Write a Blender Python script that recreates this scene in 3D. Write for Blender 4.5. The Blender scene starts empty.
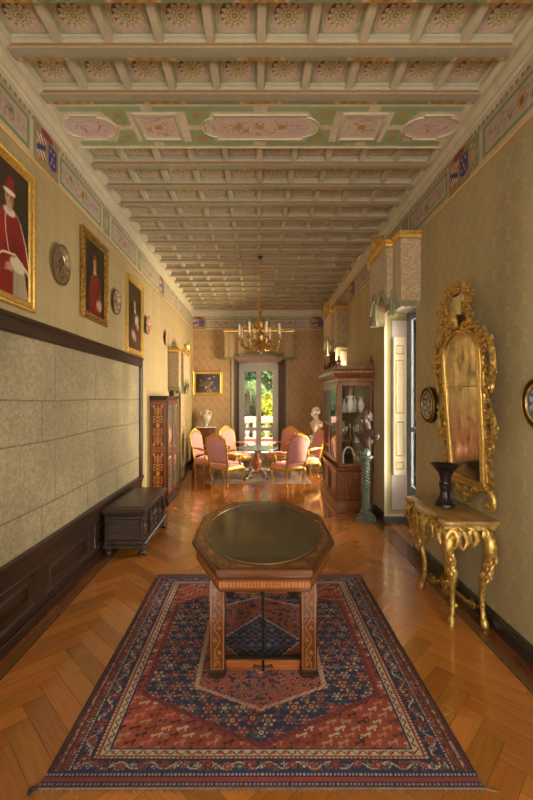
import bpy, math, random
import numpy as np
from mathutils import Matrix, Vector
C = bpy.context.scene.collection
PI = math.pi
random.seed(7)
rng = np.random.RandomState(11)

# ---------------------------------------------------------------- colours
def lin(c):
    c = np.clip(np.asarray(c, float) / 255.0, 0, 1)
    return np.where(c <= 0.04045, c / 12.92, ((c + 0.055) / 1.055) ** 2.4)
def l4(c):
    v = lin(c); return (float(v[0]), float(v[1]), float(v[2]), 1.0)

# ---------------------------------------------------------------- node helpers
class NT:
    def __init__(s, name):
        s.m = bpy.data.materials.new(name); s.m.use_nodes = True
        s.t = s.m.node_tree; s.t.nodes.clear()
        s.out = s.t.nodes.new('ShaderNodeOutputMaterial')
    def n(s, kind, **kw):
        nd = s.t.nodes.new(kind)
        for k, v in kw.items():
            if k in nd.inputs: nd.inputs[k].default_value = v
            else: setattr(nd, k, v)
        return nd
    def l(s, a, b): s.t.links.new(a, b)
    def math(s, op, a, b=None, c=None):
        nd = s.t.nodes.new('ShaderNodeMath'); nd.operation = op
        for i, v in enumerate((a, b, c)):
            if v is None: continue
            if isinstance(v, (int, float)): nd.inputs[i].default_value = v
            else: s.l(v, nd.inputs[i])
        return nd.outputs[0]
    def mix(s, f, a, b, mode='MIX'):
        nd = s.t.nodes.new('ShaderNodeMix'); nd.data_type = 'RGBA'; nd.blend_type = mode
        for i, v in ((0, f), (6, a), (7, b)):
            if isinstance(v, (int, float)): nd.inputs[i].default_value = v
            elif isinstance(v, tuple): nd.inputs[i].default_value = v
            else: s.l(v, nd.inputs[i])
        return nd.outputs[2]
    def obj(s, scale=(1, 1, 1)):
        tc = s.n('ShaderNodeTexCoord'); mp = s.n('ShaderNodeMapping'); mp.inputs['Scale'].default_value = scale
        s.l(tc.outputs['Object'], mp.inputs['Vector']); return mp.outputs[0]
    def noise(s, vec, scale, detail=4, rough=.5):
        nd = s.n('ShaderNodeTexNoise', Scale=scale, Detail=detail, Roughness=rough)
        s.l(vec, nd.inputs['Vector']); return nd.outputs['Fac']
    def ramp(s, f, lo, hi):
        nd = s.n('ShaderNodeMapRange'); nd.inputs[1].default_value = lo; nd.inputs[2].default_value = hi
        s.l(f, nd.inputs[0]); return nd.outputs[0]
    def bsdf(s, col, rough=.5, metal=0, bump=None, bs=.2, bd=.01, **kw):
        p = s.n('ShaderNodeBsdfPrincipled')
        if isinstance(col, tuple): p.inputs['Base Color'].default_value = col
        else: s.l(col, p.inputs['Base Color'])
        if isinstance(rough, (int, float)): p.inputs['Roughness'].default_value = rough
        else: s.l(rough, p.inputs['Roughness'])
        p.inputs['Metallic'].default_value = metal
        for k, v in kw.items(): p.inputs[k.replace('_', ' ')].default_value = v
        if bump is not None:
            b = s.n('ShaderNodeBump'); b.inputs['Strength'].default_value = bs; b.inputs['Distance'].default_value = bd
            s.l(bump, b.inputs['Height']); s.l(b.outputs[0], p.inputs['Normal'])
        s.l(p.outputs[0], s.out.inputs[0]); return s.m

def plain(name, col, rough=.5, metal=0, var=.18, scale=8, bs=.15, sc=(1, 1, 1), **kw):
    t = NT(name); v = t.obj(sc); f = t.noise(v, scale)
    c = lin(col); a = tuple(c * (1 - var)) + (1,); b = tuple(np.clip(c * (1 + var), 0, 1)) + (1,)
    return t.bsdf(t.mix(t.ramp(f, .3, .7), a, b), rough, metal, f, bs, **kw)

def wood(name, dark, light, rough=.35, axis=2, scale=1.0, **kw):
    t = NT(name); s = [14 * scale] * 3; s[axis] = 1.2 * scale
    v = t.obj(tuple(s)); f = t.noise(v, 1.6, 6, .6); g = t.noise(t.obj(tuple(4 * q for q in s)), 2, 3)
    k = t.math('ADD', t.math('MULTIPLY', f, .7), t.math('MULTIPLY', g, .3))
    return t.bsdf(t.mix(t.ramp(k, .35, .65), l4(dark), l4(light)), rough, 0, k, .08, .005, **kw)

def vcol(name, rough=.6, metal=0, nscale=30, var=.1, bs=.1, **kw):
    t = NT(name); a = t.n('ShaderNodeAttribute', attribute_name='Col')
    f = t.noise(t.obj(), nscale); g = t.noise(t.obj(), nscale * .13)
    k = t.math('ADD', t.math('MULTIPLY', f, .6), t.math('MULTIPLY', g, .4))
    c = t.mix(t.ramp(k, .3, .7), (1 - var,) * 3 + (1,), (1 + var,) * 3 + (1,))
    return t.bsdf(t.mix(1.0, a.outputs['Color'], c, 'MULTIPLY'), rough, metal, k, bs, **kw)

def gilt(name, hi=(224, 188, 106), lo=(140, 106, 50), rough=.38):
    t = NT(name); f = t.noise(t.obj(), 38, 5, .65)
    return t.bsdf(t.mix(t.ramp(f, .35, .6), l4(lo), l4(hi)), rough, .74, f, .35, .01)

def damask(name, axis, ground, motif, line, su=.19, sv=.27, rough=.62, streak=.0):
    t = NT(name); tc = t.n('ShaderNodeTexCoord'); sp = t.n('ShaderNodeSeparateXYZ'); t.l(tc.outputs['Object'], sp.inputs[0])
    u = t.math('MULTIPLY', sp.outputs[axis], 2 * PI / su); v = t.math('MULTIPLY', sp.outputs[2], 2 * PI / sv)
    wob = t.math('MULTIPLY', t.math('SINE', t.math('MULTIPLY', v, 2.0)), .45)
    cu = t.math('COSINE', t.math('ADD', u, wob)); cv = t.math('COSINE', v)
    F = t.math('ADD', cu, cv)
    c3 = t.math('MULTIPLY', t.math('COSINE', t.math('MULTIPLY', u, 3.0)), t.math('COSINE', t.math('MULTIPLY', v, 2.0)))
    G = t.math('ADD', F, t.math('MULTIPLY', c3, .42))
    n = t.noise(t.obj(), 40, 3)
    G = t.math('ADD', G, t.math('MULTIPLY', t.math('SUBTRACT', n, .5), .7))
    ln = t.ramp(t.math('ABSOLUTE', t.math('SUBTRACT', G, .1)), .34, .12)
    mo = t.ramp(G, 1.05, 1.25)
    w = t.noise(t.obj((1, 1, .25)), 2.2, 4); w2 = t.noise(t.obj((60, 60, 2) if axis else (60, 60, 2)), 3, 2)
    base = t.mix(t.ramp(w, .25, .75), tuple(lin(ground) * .84) + (1,), tuple(lin(ground) * 1.12) + (1,))
    c = t.mix(t.math('MULTIPLY', ln, .55), base, l4(line)); c = t.mix(t.math('MULTIPLY', mo, .55), c, l4(motif))
    c = t.mix(t.math('MULTIPLY', t.ramp(w2, .45, .75), .18 + streak), c, tuple(lin(ground) * .5) + (1,))
    return t.bsdf(c, rough, 0, w2, .12, .004)

def glass(name, tint=(1, 1, 1, 1), refl=.12, rough=.02):
    t = NT(name); a = t.n('ShaderNodeBsdfTransparent'); a.inputs[0].default_value = tint
    g = t.n('ShaderNodeBsdfGlossy'); g.inputs['Roughness'].default_value = rough
    fr = t.n('ShaderNodeFresnel', IOR=1.45); m = t.n('ShaderNodeMixShader')
    t.l(t.math('ADD', fr.outputs[0], refl * .3), m.inputs[0]); t.l(a.outputs[0], m.inputs[1]); t.l(g.outputs[0], m.inputs[2])
    t.l(m.outputs[0], t.out.inputs[0]); return t.m

# ---------------------------------------------------------------- mesh builder
def crom(P, sub):
    P = [Vector(p) for p in P]
    if sub <= 1 or len(P) < 3: return P
    out = []
    for i in range(len(P) - 1):
        p0 = P[max(i - 1, 0)]; p1 = P[i]; p2 = P[i + 1]; p3 = P[min(i + 2, len(P) - 1)]
        for k in range(sub):
            t = k / sub
            out.append(.5 * ((2 * p1) + (p2 - p0) * t + (2 * p0 - 5 * p1 + 4 * p2 - p3) * t * t + (3 * p1 - p0 - 3 * p2 + p3) * t ** 3))
    out.append(P[-1]); return out

class MB:
    def __init__(s, M=None): s.v = []; s.f = []; s.c = []; s.M = M or Matrix(); s.col = (1, 1, 1); s.usecol = False
    def add(s, vs, fs, cols=None):
        o = len(s.v); M = s.M
        s.v += [tuple(M @ Vector(p)) for p in vs]; s.f += [tuple(i + o for i in f) for f in fs]
        if cols is None: s.c += [s.col] * len(vs)
        else: s.c += cols; s.usecol = True
    def box(s, x0, x1, y0, y1, z0, z1, b=0.0):
        if x1 < x0: x0, x1 = x1, x0
        if y1 < y0: y0, y1 = y1, y0
        if z1 < z0: z0, z1 = z1, z0
        if b <= 0:
            v = [(x, y, z) for z in (z0, z1) for y in (y0, y1) for x in (x0, x1)]
            s.add(v, [(0, 2, 3, 1), (4, 5, 7, 6), (0, 1, 5, 4), (2, 6, 7, 3), (0, 4, 6, 2), (1, 3, 7, 5)]); return
        b = min(b, (x1 - x0) / 2.01, (y1 - y0) / 2.01, (z1 - z0) / 2.01)
        X = (x0, x1); Y = (y0, y1); Z = (z0, z1); v = []; idx = {}
        for i in (0, 1):
            for j in (0, 1):
                for k in (0, 1):
                    bx, by, bz = (b, -b)[i], (b, -b)[j], (b, -b)[k]
                    idx[i, j, k] = len(v)
                    v += [(X[i], Y[j] + by, Z[k] + bz), (X[i] + bx, Y[j], Z[k] + bz), (X[i] + bx, Y[j] + by, Z[k])]
        f = []
        for i in (0, 1):
            q = [idx[i, 0, 0], idx[i, 1, 0], idx[i, 1, 1], idx[i, 0, 1]]; f.append(q if i else q[::-1])
            q = [idx[0, i, 0] + 1, idx[1, i, 0] + 1, idx[1, i, 1] + 1, idx[0, i, 1] + 1]; f.append(q[::-1] if i else q)
            q = [idx[0, 0, i] + 2, idx[1, 0, i] + 2, idx[1, 1, i] + 2, idx[0, 1, i] + 2]; f.append(q if i else q[::-1])
        for j in (0, 1):
            for k in (0, 1):
                q = [idx[0, j, k] + 1, idx[1, j, k] + 1, idx[1, j, k] + 2, idx[0, j, k] + 2]; f.append(q if (j ^ k) == 0 else q[::-1])
                q = [idx[j, 0, k], idx[j, 1, k], idx[j, 1, k] + 2, idx[j, 0, k] + 2]; f.append(q[::-1] if (j ^ k) == 0 else q)
                q = [idx[j, k, 0], idx[j, k, 1], idx[j, k, 1] + 1, idx[j, k, 0] + 1]; f.append(q if (j ^ k) == 0 else q[::-1])
        for (i, j, k), a in idx.items(): f.append((a, a + 1, a + 2) if (i + j + k) % 2 else (a, a + 2, a + 1))
        s.add(v, [tuple(q) for q in f])
    def lathe(s, prof, cx=0, cy=0, n=24, sx=1, sy=1, twist=0, lob=0, nl=0, caps=True):
        v = []; f = []; m = len(prof)
        for j, (r, z) in enumerate(prof):
            for i in range(n):
                a = 2 * PI * i / n; rr = r * (1 + lob * math.cos(nl * (a + twist * z))) if nl else r
                v.append((cx + rr * math.cos(a) * sx, cy + rr * math.sin(a) * sy, z))
        for j in range(m - 1):
            for i in range(n):
                k = (i + 1) % n; f.append((j * n + i, j * n + k, (j + 1) * n + k, (j + 1) * n + i))
        if caps: f.append(tuple(range(n - 1, -1, -1))); f.append(tuple((m - 1) * n + i for i in range(n)))
        s.add(v, f)
    def ell(s, c, r, n=14, rot=None):
        v = []; f = []; m = n // 2 + 2; R = rot or Matrix.Identity(3)
        for j in range(m):
            t = PI * j / (m - 1) - PI / 2
            for i in range(n):
                a = 2 * PI * i / n
                p = Vector((r[0] * math.cos(t) * math.cos(a), r[1] * math.cos(t) * math.sin(a), r[2] * math.sin(t)))
                v.append(tuple(Vector(c) + R @ p))
        for j in range(m - 1):
            for i in range(n):
                k = (i + 1) % n; f.append((j * n + i, j * n + k, (j + 1) * n + k, (j + 1) * n + i))
        s.add(v, f)
    def tube(s, P, R, n=8, flat=1.0, up=(0, 0, 1), sub=4, closed=False):
        P = [Vector(p) for p in P]
        if not isinstance(R, (list, tuple)): R = [R] * len(P)
        if closed: P = P + [P[0]]; R = list(R) + [R[0]]
        Q = crom(P, sub); k = len(Q); v = []; f = []; up = Vector(up); prev = None
        for i, p in enumerate(Q):
            t = i / (k - 1) * (len(R) - 1); a = int(min(t, len(R) - 2)); w = t - a; r = R[a] * (1 - w) + R[a + 1] * w
            d = (Q[min(i + 1, k - 1)] - Q[max(i - 1, 0)])
            if closed and i in (0, k - 1): d = Q[1] - Q[k - 2]
            d = d.normalized() if d.length > 1e-9 else Vector((0, 0, 1))
            x = up.cross(d)
            if x.length < .15: x = prev.copy() if prev else Vector((1, 0, 0)).cross(d)
            if x.length < .01: x = Vector((0, 1, 0)).cross(d)
            x -= d * x.dot(d); x.normalize()
            if prev and x.dot(prev) < 0: x = -x
            prev = x; y = d.cross(x)
            for j in range(n):
                a2 = 2 * PI * j / n; v.append(tuple(p + x * (math.cos(a2) * r) + y * (math.sin(a2) * r * flat)))
        for i in range(k - 1):
            for j in range(n):
                q = (j + 1) % n; f.append((i * n + j, i * n + q, (i + 1) * n + q, (i + 1) * n + j))
        if not closed: f.append(tuple(range(n - 1, -1, -1))); f.append(tuple((k - 1) * n + i for i in range(n)))
        s.add(v, f)
    def prism(s, pts, z0, z1, inset=0):
        # outline in XY extruded in Z
        n = len(pts); v = [(x, y, z0) for x, y in pts] + [(x, y, z1) for x, y in pts]
        f = [tuple(range(n - 1, -1, -1)), tuple(range(n, 2 * n))] + [(i, (i + 1) % n, n + (i + 1) % n, n + i) for i in range(n)]
        s.add(v, f)
    def loft(s, rings, caps=True):
        n = len(rings[0]); v = [p for r in rings for p in r]; f = []
        for j in range(len(rings) - 1):
            for i in range(n):
                k = (i + 1) % n; f.append((j * n + i, j * n + k, (j + 1) * n + k, (j + 1) * n + i))
        if caps: f.append(tuple(range(n - 1, -1, -1))); f.append(tuple((len(rings) - 1) * n + i for i in range(n)))
        s.add(v, f)
    def frame(s, W, H, prof, cx=0, cy=0):
        # mitred moulding in the XY plane; prof = [(inset, height)]
        rings = []
        for d, z in prof:
            a, b = W / 2 - d, H / 2 - d; rings.append([(cx - a, cy - b, z), (cx + a, cy - b, z), (cx + a, cy + b, z), (cx - a, cy + b, z)])
        s.loft(rings, caps=False)
    def extr(s, prof, p0, p1, A, B):
        # profile (a,b) swept straight from p0 to p1 ; A,B = direction vectors of the profile plane
        p0, p1, A, B = map(Vector, (p0, p1, A, B)); n = len(prof)
        v = [tuple(p + A * a + B * b) for p in (p0, p1) for a, b in prof]
        s.add(v, [(i, (i + 1) % n, n + (i + 1) % n, n + i) for i in range(n)] + [tuple(range(n - 1, -1, -1)), tuple(range(n, 2 * n))])
    def grid(s, o, du, dv, nu, nv, fn, disp=None):
        # painted patch: fn(U,V) -> colours 0..255, U,V in 0..1
        o, du, dv = Vector(o), Vector(du), Vector(dv)
        U, V = np.meshgrid(np.linspace(0, 1, nu), np.linspace(0, 1, nv))
        col = lin(fn(U, V)).reshape(-1, 3)
        nrm = du.cross(dv).normalized()
        P = np.array(o)[None, None, :] + U[..., None] * np.array(du) + V[..., None] * np.array(dv)
        if disp is not None: P = P + disp(U, V)[..., None] * np.array(nrm)
        P = P.reshape(-1, 3); M = np.array(s.M); P = P @ M[:3, :3].T + M[:3, 3]
        b = len(s.v); I = np.arange(nu * nv).reshape(nv, nu) + b
        F = np.stack([I[:-1, :-1], I[:-1, 1:], I[1:, 1:], I[1:, :-1]], -1).reshape(-1, 4)
        s.v += [tuple(p) for p in P.tolist()]; s.f += [tuple(q) for q in F.tolist()]; s.c += [tuple(q) for q in col.tolist()]; s.usecol = True
    # carved ornament, all in the local XY plane rising in Z
    def scroll(s, x, y, r, a0, turns, w, z=0.0, n=6, tail=None, hand=1, lift=.5):
        P = []; R = []
        k = max(5, int(turns * 8))
        if tail is not None: P.append((tail[0], tail[1], z)); R.append(w * .5)
        for i in range(k + 1):
            t = i / k; a = a0 + hand * t * turns * 2 * PI; q = r * (1 - .78 * t)
            P.append((x + q * math.cos(a), y + q * math.sin(a), z + w * lift * t)); R.append(w * (1 - .35 * t))
        R[-1] = w * 1.1
        s.tube(P, R, n=n, sub=2, flat=.9)
    def leaf(s, p0, p1, w, bend=.2, z=0.0, n=6, lift=.4):
        p0 = Vector(p0); p1 = Vector(p1); d = p1 - p0; q = Vector((-d.y, d.x)) * bend; P = []; R = []
        for t, r in ((0, .45), (.3, 1), (.62, .85), (.88, .45), (1, .08)):
            m = p0 + d * t + q * math.sin(PI * t); P.append((m.x, m.y, z + lift * w * math.sin(PI * t * .9) + .3 * w * t)); R.append(w * r)
        s.tube(P, R, n=n, sub=2, flat=.55)
    def build(s, name, mat, parent=None, smooth=35, bevel=0, flip=False):
        me = bpy.data.meshes.new(name); me.from_pydata(s.v, [], s.f); me.materials.append(mat)
        if s.usecol:
            a = me.color_attributes.new('Col', 'FLOAT_COLOR', 'POINT'); c = np.ones((len(s.v), 4), np.float32); c[:, :3] = np.array(s.c, np.float32)
            a.data.foreach_set('color', c.ravel())
        me.validate(); me.update()
        if smooth:
            me.polygons.foreach_set('use_smooth', [True] * len(me.polygons)); me.set_sharp_from_angle(angle=math.radians(smooth))
        o = bpy.data.objects.new(name, me); C.objects.link(o)
        if parent is not None: o.parent = parent
        if bevel:
            b = o.modifiers.new('bevel', 'BEVEL'); b.width = bevel; b.segments = 2; b.limit_method = 'ANGLE'
        return o

def tag(o, label=None, cat=None, group=None, kind=None):
    if label: o['label'] = label
    if cat: o['category'] = cat
    if group: o['group'] = group
    if kind: o['kind'] = kind
    return o
def thing(name, label, cat, loc=(0, 0, 0), rz=0, group=None, M=None):
    o = bpy.data.objects.new(name, None); C.objects.link(o); o.empty_display_size = .1
    if M is not None: o.matrix_world = M
    else: o.location = loc; o.rotation_euler = (0, 0, rz)
    return tag(o, label, cat, group)
def dup(root, M=None, loc=None, rz=0, label=None, group=None):
    def cp(o, par):
        c = o.copy(); C.objects.link(c); c.parent = par
        for ch in kids.get(o.name, []): cp(ch, c)
        return c
    kids = {}
    for o in list(C.objects):
        if o.parent: kids.setdefault(o.parent.name, []).append(o)
    r = cp(root, None)
    if M is not None: r.matrix_world = M
    else: r.location = loc; r.rotation_euler = (0, 0, rz)
    if label: r['label'] = label
    if group: r['group'] = group
    return r
def basis(X, Y, Z, o):
    return Matrix(((X[0], Y[0], Z[0], o[0]), (X[1], Y[1], Z[1], o[1]), (X[2], Y[2], Z[2], o[2]), (0, 0, 0, 1)))
XL, XR, YE, YB, ZC = -1.85, 1.91, 11.48, -2.6, 4.47
def on_left(y, z, off=0.0): return basis((0, 1, 0), (0, 0, 1), (1, 0, 0), (XL + off, y, z))
def on_right(y, z, off=0.0): return basis((0, -1, 0), (0, 0, 1), (-1, 0, 0), (XR - off, y, z))
def on_end(x, z, off=0.0): return basis((1, 0, 0), (0, 0, 1), (0, -1, 0), (x, YE - off, z))

# ---------------------------------------------------------------- raster paint
def sm(x, a, b): return np.clip((x - a) / (b - a), 0, 1)
def over(c, m, col): return c * (1 - m[..., None]) + np.asarray(col, float) * m[..., None]
def E(X, Y, cx, cy, rx, ry, s=.12, rot=0):
    x, y = X - cx, Y - cy
    if rot: x, y = x * math.cos(rot) + y * math.sin(rot), -x * math.sin(rot) + y * math.cos(rot)
    d = np.sqrt((x / rx) ** 2 + (y / ry) ** 2); return sm(d, 1 + s, 1 - s)
def B(X, Y, x0, x1, y0, y1, s=.004): return sm(X, x0 - s, x0 + s) * sm(X, x1 + s, x1 - s) * sm(Y, y0 - s, y0 + s) * sm(Y, y1 + s, y1 - s)
def PG(X, Y, pts):
    inside = np.zeros(X.shape, bool); n = len(pts)
    for i in range(n):
        x0, y0 = pts[i]; x1, y1 = pts[(i + 1) % n]
        if y0 == y1: continue
        c = ((y0 > Y) != (y1 > Y)) & (X < (x1 - x0) * (Y - y0) / (y1 - y0) + x0); inside ^= c
    return inside.astype(float)
def vn(X, Y, f, seed=0):
    # value noise
    r = np.random.RandomState(seed).rand(64, 64); x = X * f; y = Y * f
    xi = np.floor(x).astype(int); yi = np.floor(y).astype(int); a = x - xi; b = y - yi; a = a * a * (3 - 2 * a); b = b * b * (3 - 2 * b)
    g = lambda i, j: r[(xi + i) % 64, (yi + j) % 64]
    return (g(0, 0) * (1 - a) + g(1, 0) * a) * (1 - b) + (g(0, 1) * (1 - a) + g(1, 1) * a) * b
def arabesque(X, Y, f, seed=0):
    # thin curling tendrils
    n = vn(X, Y, f, seed); m = vn(X, Y, f * 1.7, seed + 3)
    return np.maximum(sm(np.abs(n - .5), .07, .02), .8 * sm(np.abs(m - .55), .05, .01))

# ---------------------------------------------------------------- materials
GOLD = gilt('gilded_wood'); GOLD2 = gilt('pale_gilding', (226, 188, 104), (194, 154, 80), .32)
GOLDD = gilt('dark_gilding', (184, 142, 66), (96, 68, 28), .4)
PAINT = vcol('painted_surface', .6, 0, 60, .1, .05); OIL = vcol('oil_painting', .32, 0, 90, .1, .1)
CEIL = vcol('painted_ceiling', .62, 0, 14, .1, .08); TEX = vcol('woven_rug', .9, 0, 260, .22, .6)
DKW = wood('dark_walnut', (30, 19, 13), (62, 41, 29), .32, 1); DKWZ = wood('dark_walnut_upright', (30, 19, 13), (62, 41, 29), .32, 2)
CHESTW = wood('chest_walnut', (36, 27, 22), (76, 60, 50), .3, 0)
CABW = wood('vitrine_walnut', (88, 48, 20), (146, 88, 42), .3, 2, Coat_Weight=.6, Coat_Roughness=.08); MAHO = wood('reddish_veneer', (70, 38, 20), (118, 68, 36), .28, 2)
PINK = plain('pink_velvet', (206, 138, 136), .75, 0, .14, 30, .2, Sheen_Weight=.4)
MARB = plain('white_marble', (206, 198, 184), .45, 0, .1, 12, .05); GMARB = plain('grey_green_marble', (92, 102, 90), .16, 0, .22, 16, .04)
BRONZE = plain('dark_bronze', (52, 42, 42), .34, .5, .3, 14, .2); BUSTB = plain('brown_patinated_stone', (78, 58, 50), .3, .15, .4, 18, .1)
GREYP = plain('grey_painted_wood', (204, 204, 194), .45, 0, .06, 10, .04); WHITEP = plain('cream_painted_wood', (226, 216, 188), .45, 0, .05, 10, .04)
GLASS = glass('clear_glass'); WAX = plain('candle_wax', (232, 224, 200), .5, 0, .04)
IRON = plain('wrought_iron', (34, 28, 24), .5, .6, .2, 20)
# ================================================================ SETTING
def struct(o): o['kind'] = 'structure'; return o
DAM_R = damask('damask_right_wall', 1, (168, 152, 116), (164, 157, 114), (184, 172, 128))
DAM_L = damask('damask_left_wall', 1, (168, 148, 108), (176, 158, 116), (176, 156, 114), rough=.7, streak=.15)
DAM_E = damask('damask_end_wall', 0, (166, 134, 94), (146, 114, 78), (184, 152, 108), su=.22, sv=.3)
REV = plain('pale_plaster_reveal', (200, 186, 170), .7, 0, .04, 6, .03)

def wall_boxes(mb, holes, a0, a1, z1, place):
    # wall seen as (a,z) rectangle with holes (a0,a1,z0,z1)
    cuts = sorted({a0, a1, *[h[0] for h in holes], *[h[1] for h in holes]})
    for p, q in zip(cuts[:-1], cuts[1:]):
        hs = [h for h in holes if h[0] <= p + 1e-6 and h[1] >= q - 1e-6]
        z = 0
        for h in hs:
            if h[2] > z: place(mb, p, q, z, h[2])
            z = h[3]
        place(mb, p, q, z, z1)
T = .40
HR = [(4.80, 6.00, 0, 3.125), (8.50, 9.70, 0, 3.10)]
mb = MB(); wall_boxes(mb, HR, YB, YE, ZC, lambda m, p, q, a, b: m.box(XR, XR + T, p, q, a, b)); struct(mb.build('wall_right', DAM_R, smooth=0))
mb = MB(); wall_boxes(mb, [(-1.75, -.45, .7, 3.2)], YB, YE, ZC, lambda m, p, q, a, b: m.box(XL - .3, XL, p, q, a, b)); struct(mb.build('wall_left', DAM_L, smooth=0))
HE = [(-.66, .83, 0, 3.03)]
mb = MB(); wall_boxes(mb, HE, XL - .3, XR + T, ZC, lambda m, p, q, a, b: m.box(p, q, YE, YE + .45, a, b)); struct(mb.build('wall_far', DAM_E, smooth=0))
HB = [(-1.75, -1.0, .9, 3.3), (1.2, 1.85, .9, 3.3)]  # openings for the made-up fill-light windows
mb = MB(); wall_boxes(mb, HB, XL - .3, XR + T, ZC, lambda m, p, q, a, b: m.box(p, q, YB - .3, YB, a, b)); struct(mb.build('wall_near', DAM_E, smooth=0))

# ---- floor : herringbone parquet with plank-local grain
def floor():
    W, L = .125, .625; g = .0007; V = []; F = []; Cc = []; Pl = []
    c45 = math.sqrt(.5); x0, x1, y0, y1 = XL + .17, XR - .19, YB, YE + .42
    def clip(P):
        for ax, lim, sg in ((0, x0, 1), (0, x1, -1), (1, y0, 1), (1, y1, -1)):
            out = []
            for i in range(len(P)):
                a, b = P[i], P[(i + 1) % len(P)]; da = sg * (a[ax] - lim); db = sg * (b[ax] - lim)
                if da >= 0: out.append(a)
                if da * db < 0:
                    t = da / (da - db); out.append(tuple(a[k] + (b[k] - a[k]) * t for k in range(4)))
            P = out
            if len(P) < 3: return P
        return P
    def plank(lx, ly, horiz):
        w, h = (L, W) if horiz else (W, L)
        cs = [(lx + g, ly + g), (lx + w - g, ly + g), (lx + w - g, ly + h - g), (lx + g, ly + h - g)]
        ox, oy = rng.rand(2) * 40; P = []
        for x, y in cs:
            u, v = ((x - lx), (y - ly)) if horiz else ((y - ly), (x - lx))
            P.append(((x - y) * c45, (x + y) * c45 + 4.0, u + ox, v + oy))
        P = clip(P)
        if len(P) < 3: return
        t = rng.rand(); base = np.array((170, 106, 44)) * (.86 + .22 * t); base = base * np.array((1, .97 + .07 * rng.rand(), .92 + .2 * rng.rand()))
        c = lin(base); o = len(V); V.extend([(p[0], p[1], 0) for p in P]); F.append(tuple(range(o, o + len(P))))
        Cc.extend([tuple(c) + (1,)] * len(P)); Pl.extend([(p[2], p[3], 0, 1) for p in P])
    N = 90
    for k in range(-N, N):
        for m in range(-16, 17):
            bx, by = k * W + m * L, k * W - m * L
            if abs((bx - by) * c45) > 3.2 or not (-8 < (bx + by) * c45 < 9.5): continue
            plank(bx, by, True); plank(bx, by + W, False)
    # border boards along the two long walls
    for xa, xb, col in ((XL - .02, XL + .095, (128, 70, 30)), (XL + .095, XL + .165, (104, 68, 36)), (XR - .185, XR - .10, (108, 72, 38)), (XR - .10, XR + .02, (112, 62, 28))):
        y = y0
        while y < y1:
            ln = 1.3 + rng.rand() * .8; e = min(y + ln, y1); ox = rng.rand() * 30; o = len(V); c = tuple(lin(np.array(col) * (.85 + .3 * rng.rand()))) + (1,)
            V.extend([(xa + g, y + g, 0), (xb - g, y + g, 0), (xb - g, e - g, 0), (xa + g, e - g, 0)]); F.append((o, o + 1, o + 2, o + 3)); Cc.extend([c] * 4)
            Pl.extend([(y + ox, xa, 0, 1), (y + ox, xb, 0, 1), (e + ox, xb, 0, 1), (e + ox, xa, 0, 1)]); y = e
    for ya_, yb_ in ((4.8, 6.0), (8.5, 9.7)):
        for k in range(3):
            o = len(V); xa, xb = XR + .02 + k * .127, XR + .02 + (k + 1) * .127 - .002; V.extend([(xa, ya_, 0), (xb, ya_, 0), (xb, yb_, 0), (xa, yb_, 0)]); F.append((o, o + 1, o + 2, o + 3)); Cc.extend([tuple(lin((164, 104, 48))) + (1,)] * 4); Pl.extend([(ya_ + k, xa, 0, 1), (ya_ + k, xb, 0, 1), (yb_ + k, xb, 0, 1), (yb_ + k, xa, 0, 1)])
    o = len(V); V.extend([(XL - .3, YB - .3, -.006), (XR + T, YB - .3, -.006), (XR + T, YE + .45, -.006), (XL - .3, YE + .45, -.006)]); F.append((o, o + 1, o + 2, o + 3))
    Cc.extend([(.07, .035, .012, 1)] * 4); Pl.extend([(0, 0, 0, 1)] * 4)
    me = bpy.data.meshes.new('floor'); me.from_pydata(V, [], F)
    for nm, d in (('Col', Cc), ('Pl', Pl)):
        a = me.color_attributes.new(nm, 'FLOAT_COLOR', 'POINT'); a.data.foreach_set('color', np.array(d, np.float32).ravel())
    t = NT('herringbone_parquet'); A = t.n('ShaderNodeAttribute', attribute_name='Col'); P = t.n('ShaderNodeAttribute', attribute_name='Pl')
    mp = t.n('ShaderNodeMapping'); mp.inputs['Scale'].default_value = (2.2, 34, 1); t.l(P.outputs['Vector'], mp.inputs[0])
    f = t.noise(mp.outputs[0], 1.5, 6, .62); c = t.mix(t.ramp(f, .3, .7), (.82, .79, .76, 1), (1.12, 1.12, 1.12, 1))
    w = t.noise(t.obj(), 1.3, 5); r = t.math('ADD', .17, t.math('MULTIPLY', w, .16))
    t.bsdf(t.mix(1.0, A.outputs['Color'], c, 'MULTIPLY'), r, 0, t.math('ADD', t.math('MULTIPLY', f, .4), t.noise(t.obj(), 5, 2)), .06, .01, Coat_Weight=.8, Coat_Roughness=.09)
    me.materials.append(t.m); ob = bpy.data.objects.new('floor', me); C.objects.link(ob); return struct(ob)
floor()

# ---- baseboards
def base_prof(h, d): return [(0, 0), (d, 0), (d, h * .72), (d * .7, h * .78), (d * .7, h * .9), (d * .35, h), (0, h)]
BBM = plain('dark_painted_skirting', (38, 34, 32), .35, 0, .2, 6, .05)
mb = MB(); 
for a, b in ((YB, 4.8), (6.0, 8.5), (9.7, YE)): mb.extr(base_prof(.135, .03), (XR, a, 0), (XR, b, 0), (-1, 0, 0), (0, 0, 1))
struct(mb.build('baseboard_right', BBM, smooth=30))
mb = MB(); mb.extr(base_prof(.135, .03), (XL, 6.42, 0), (XL, YE, 0), (1, 0, 0), (0, 0, 1)); struct(mb.build('baseboard_left', BBM, smooth=30))
mb = MB()
for a, b in ((XL, -.66), (.83, XR)): mb.extr(base_prof(.135, .03), (a, YE, 0), (b, YE, 0), (0, -1, 0), (0, 0, 1))
struct(mb.build('baseboard_far', BBM, smooth=30))
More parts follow.
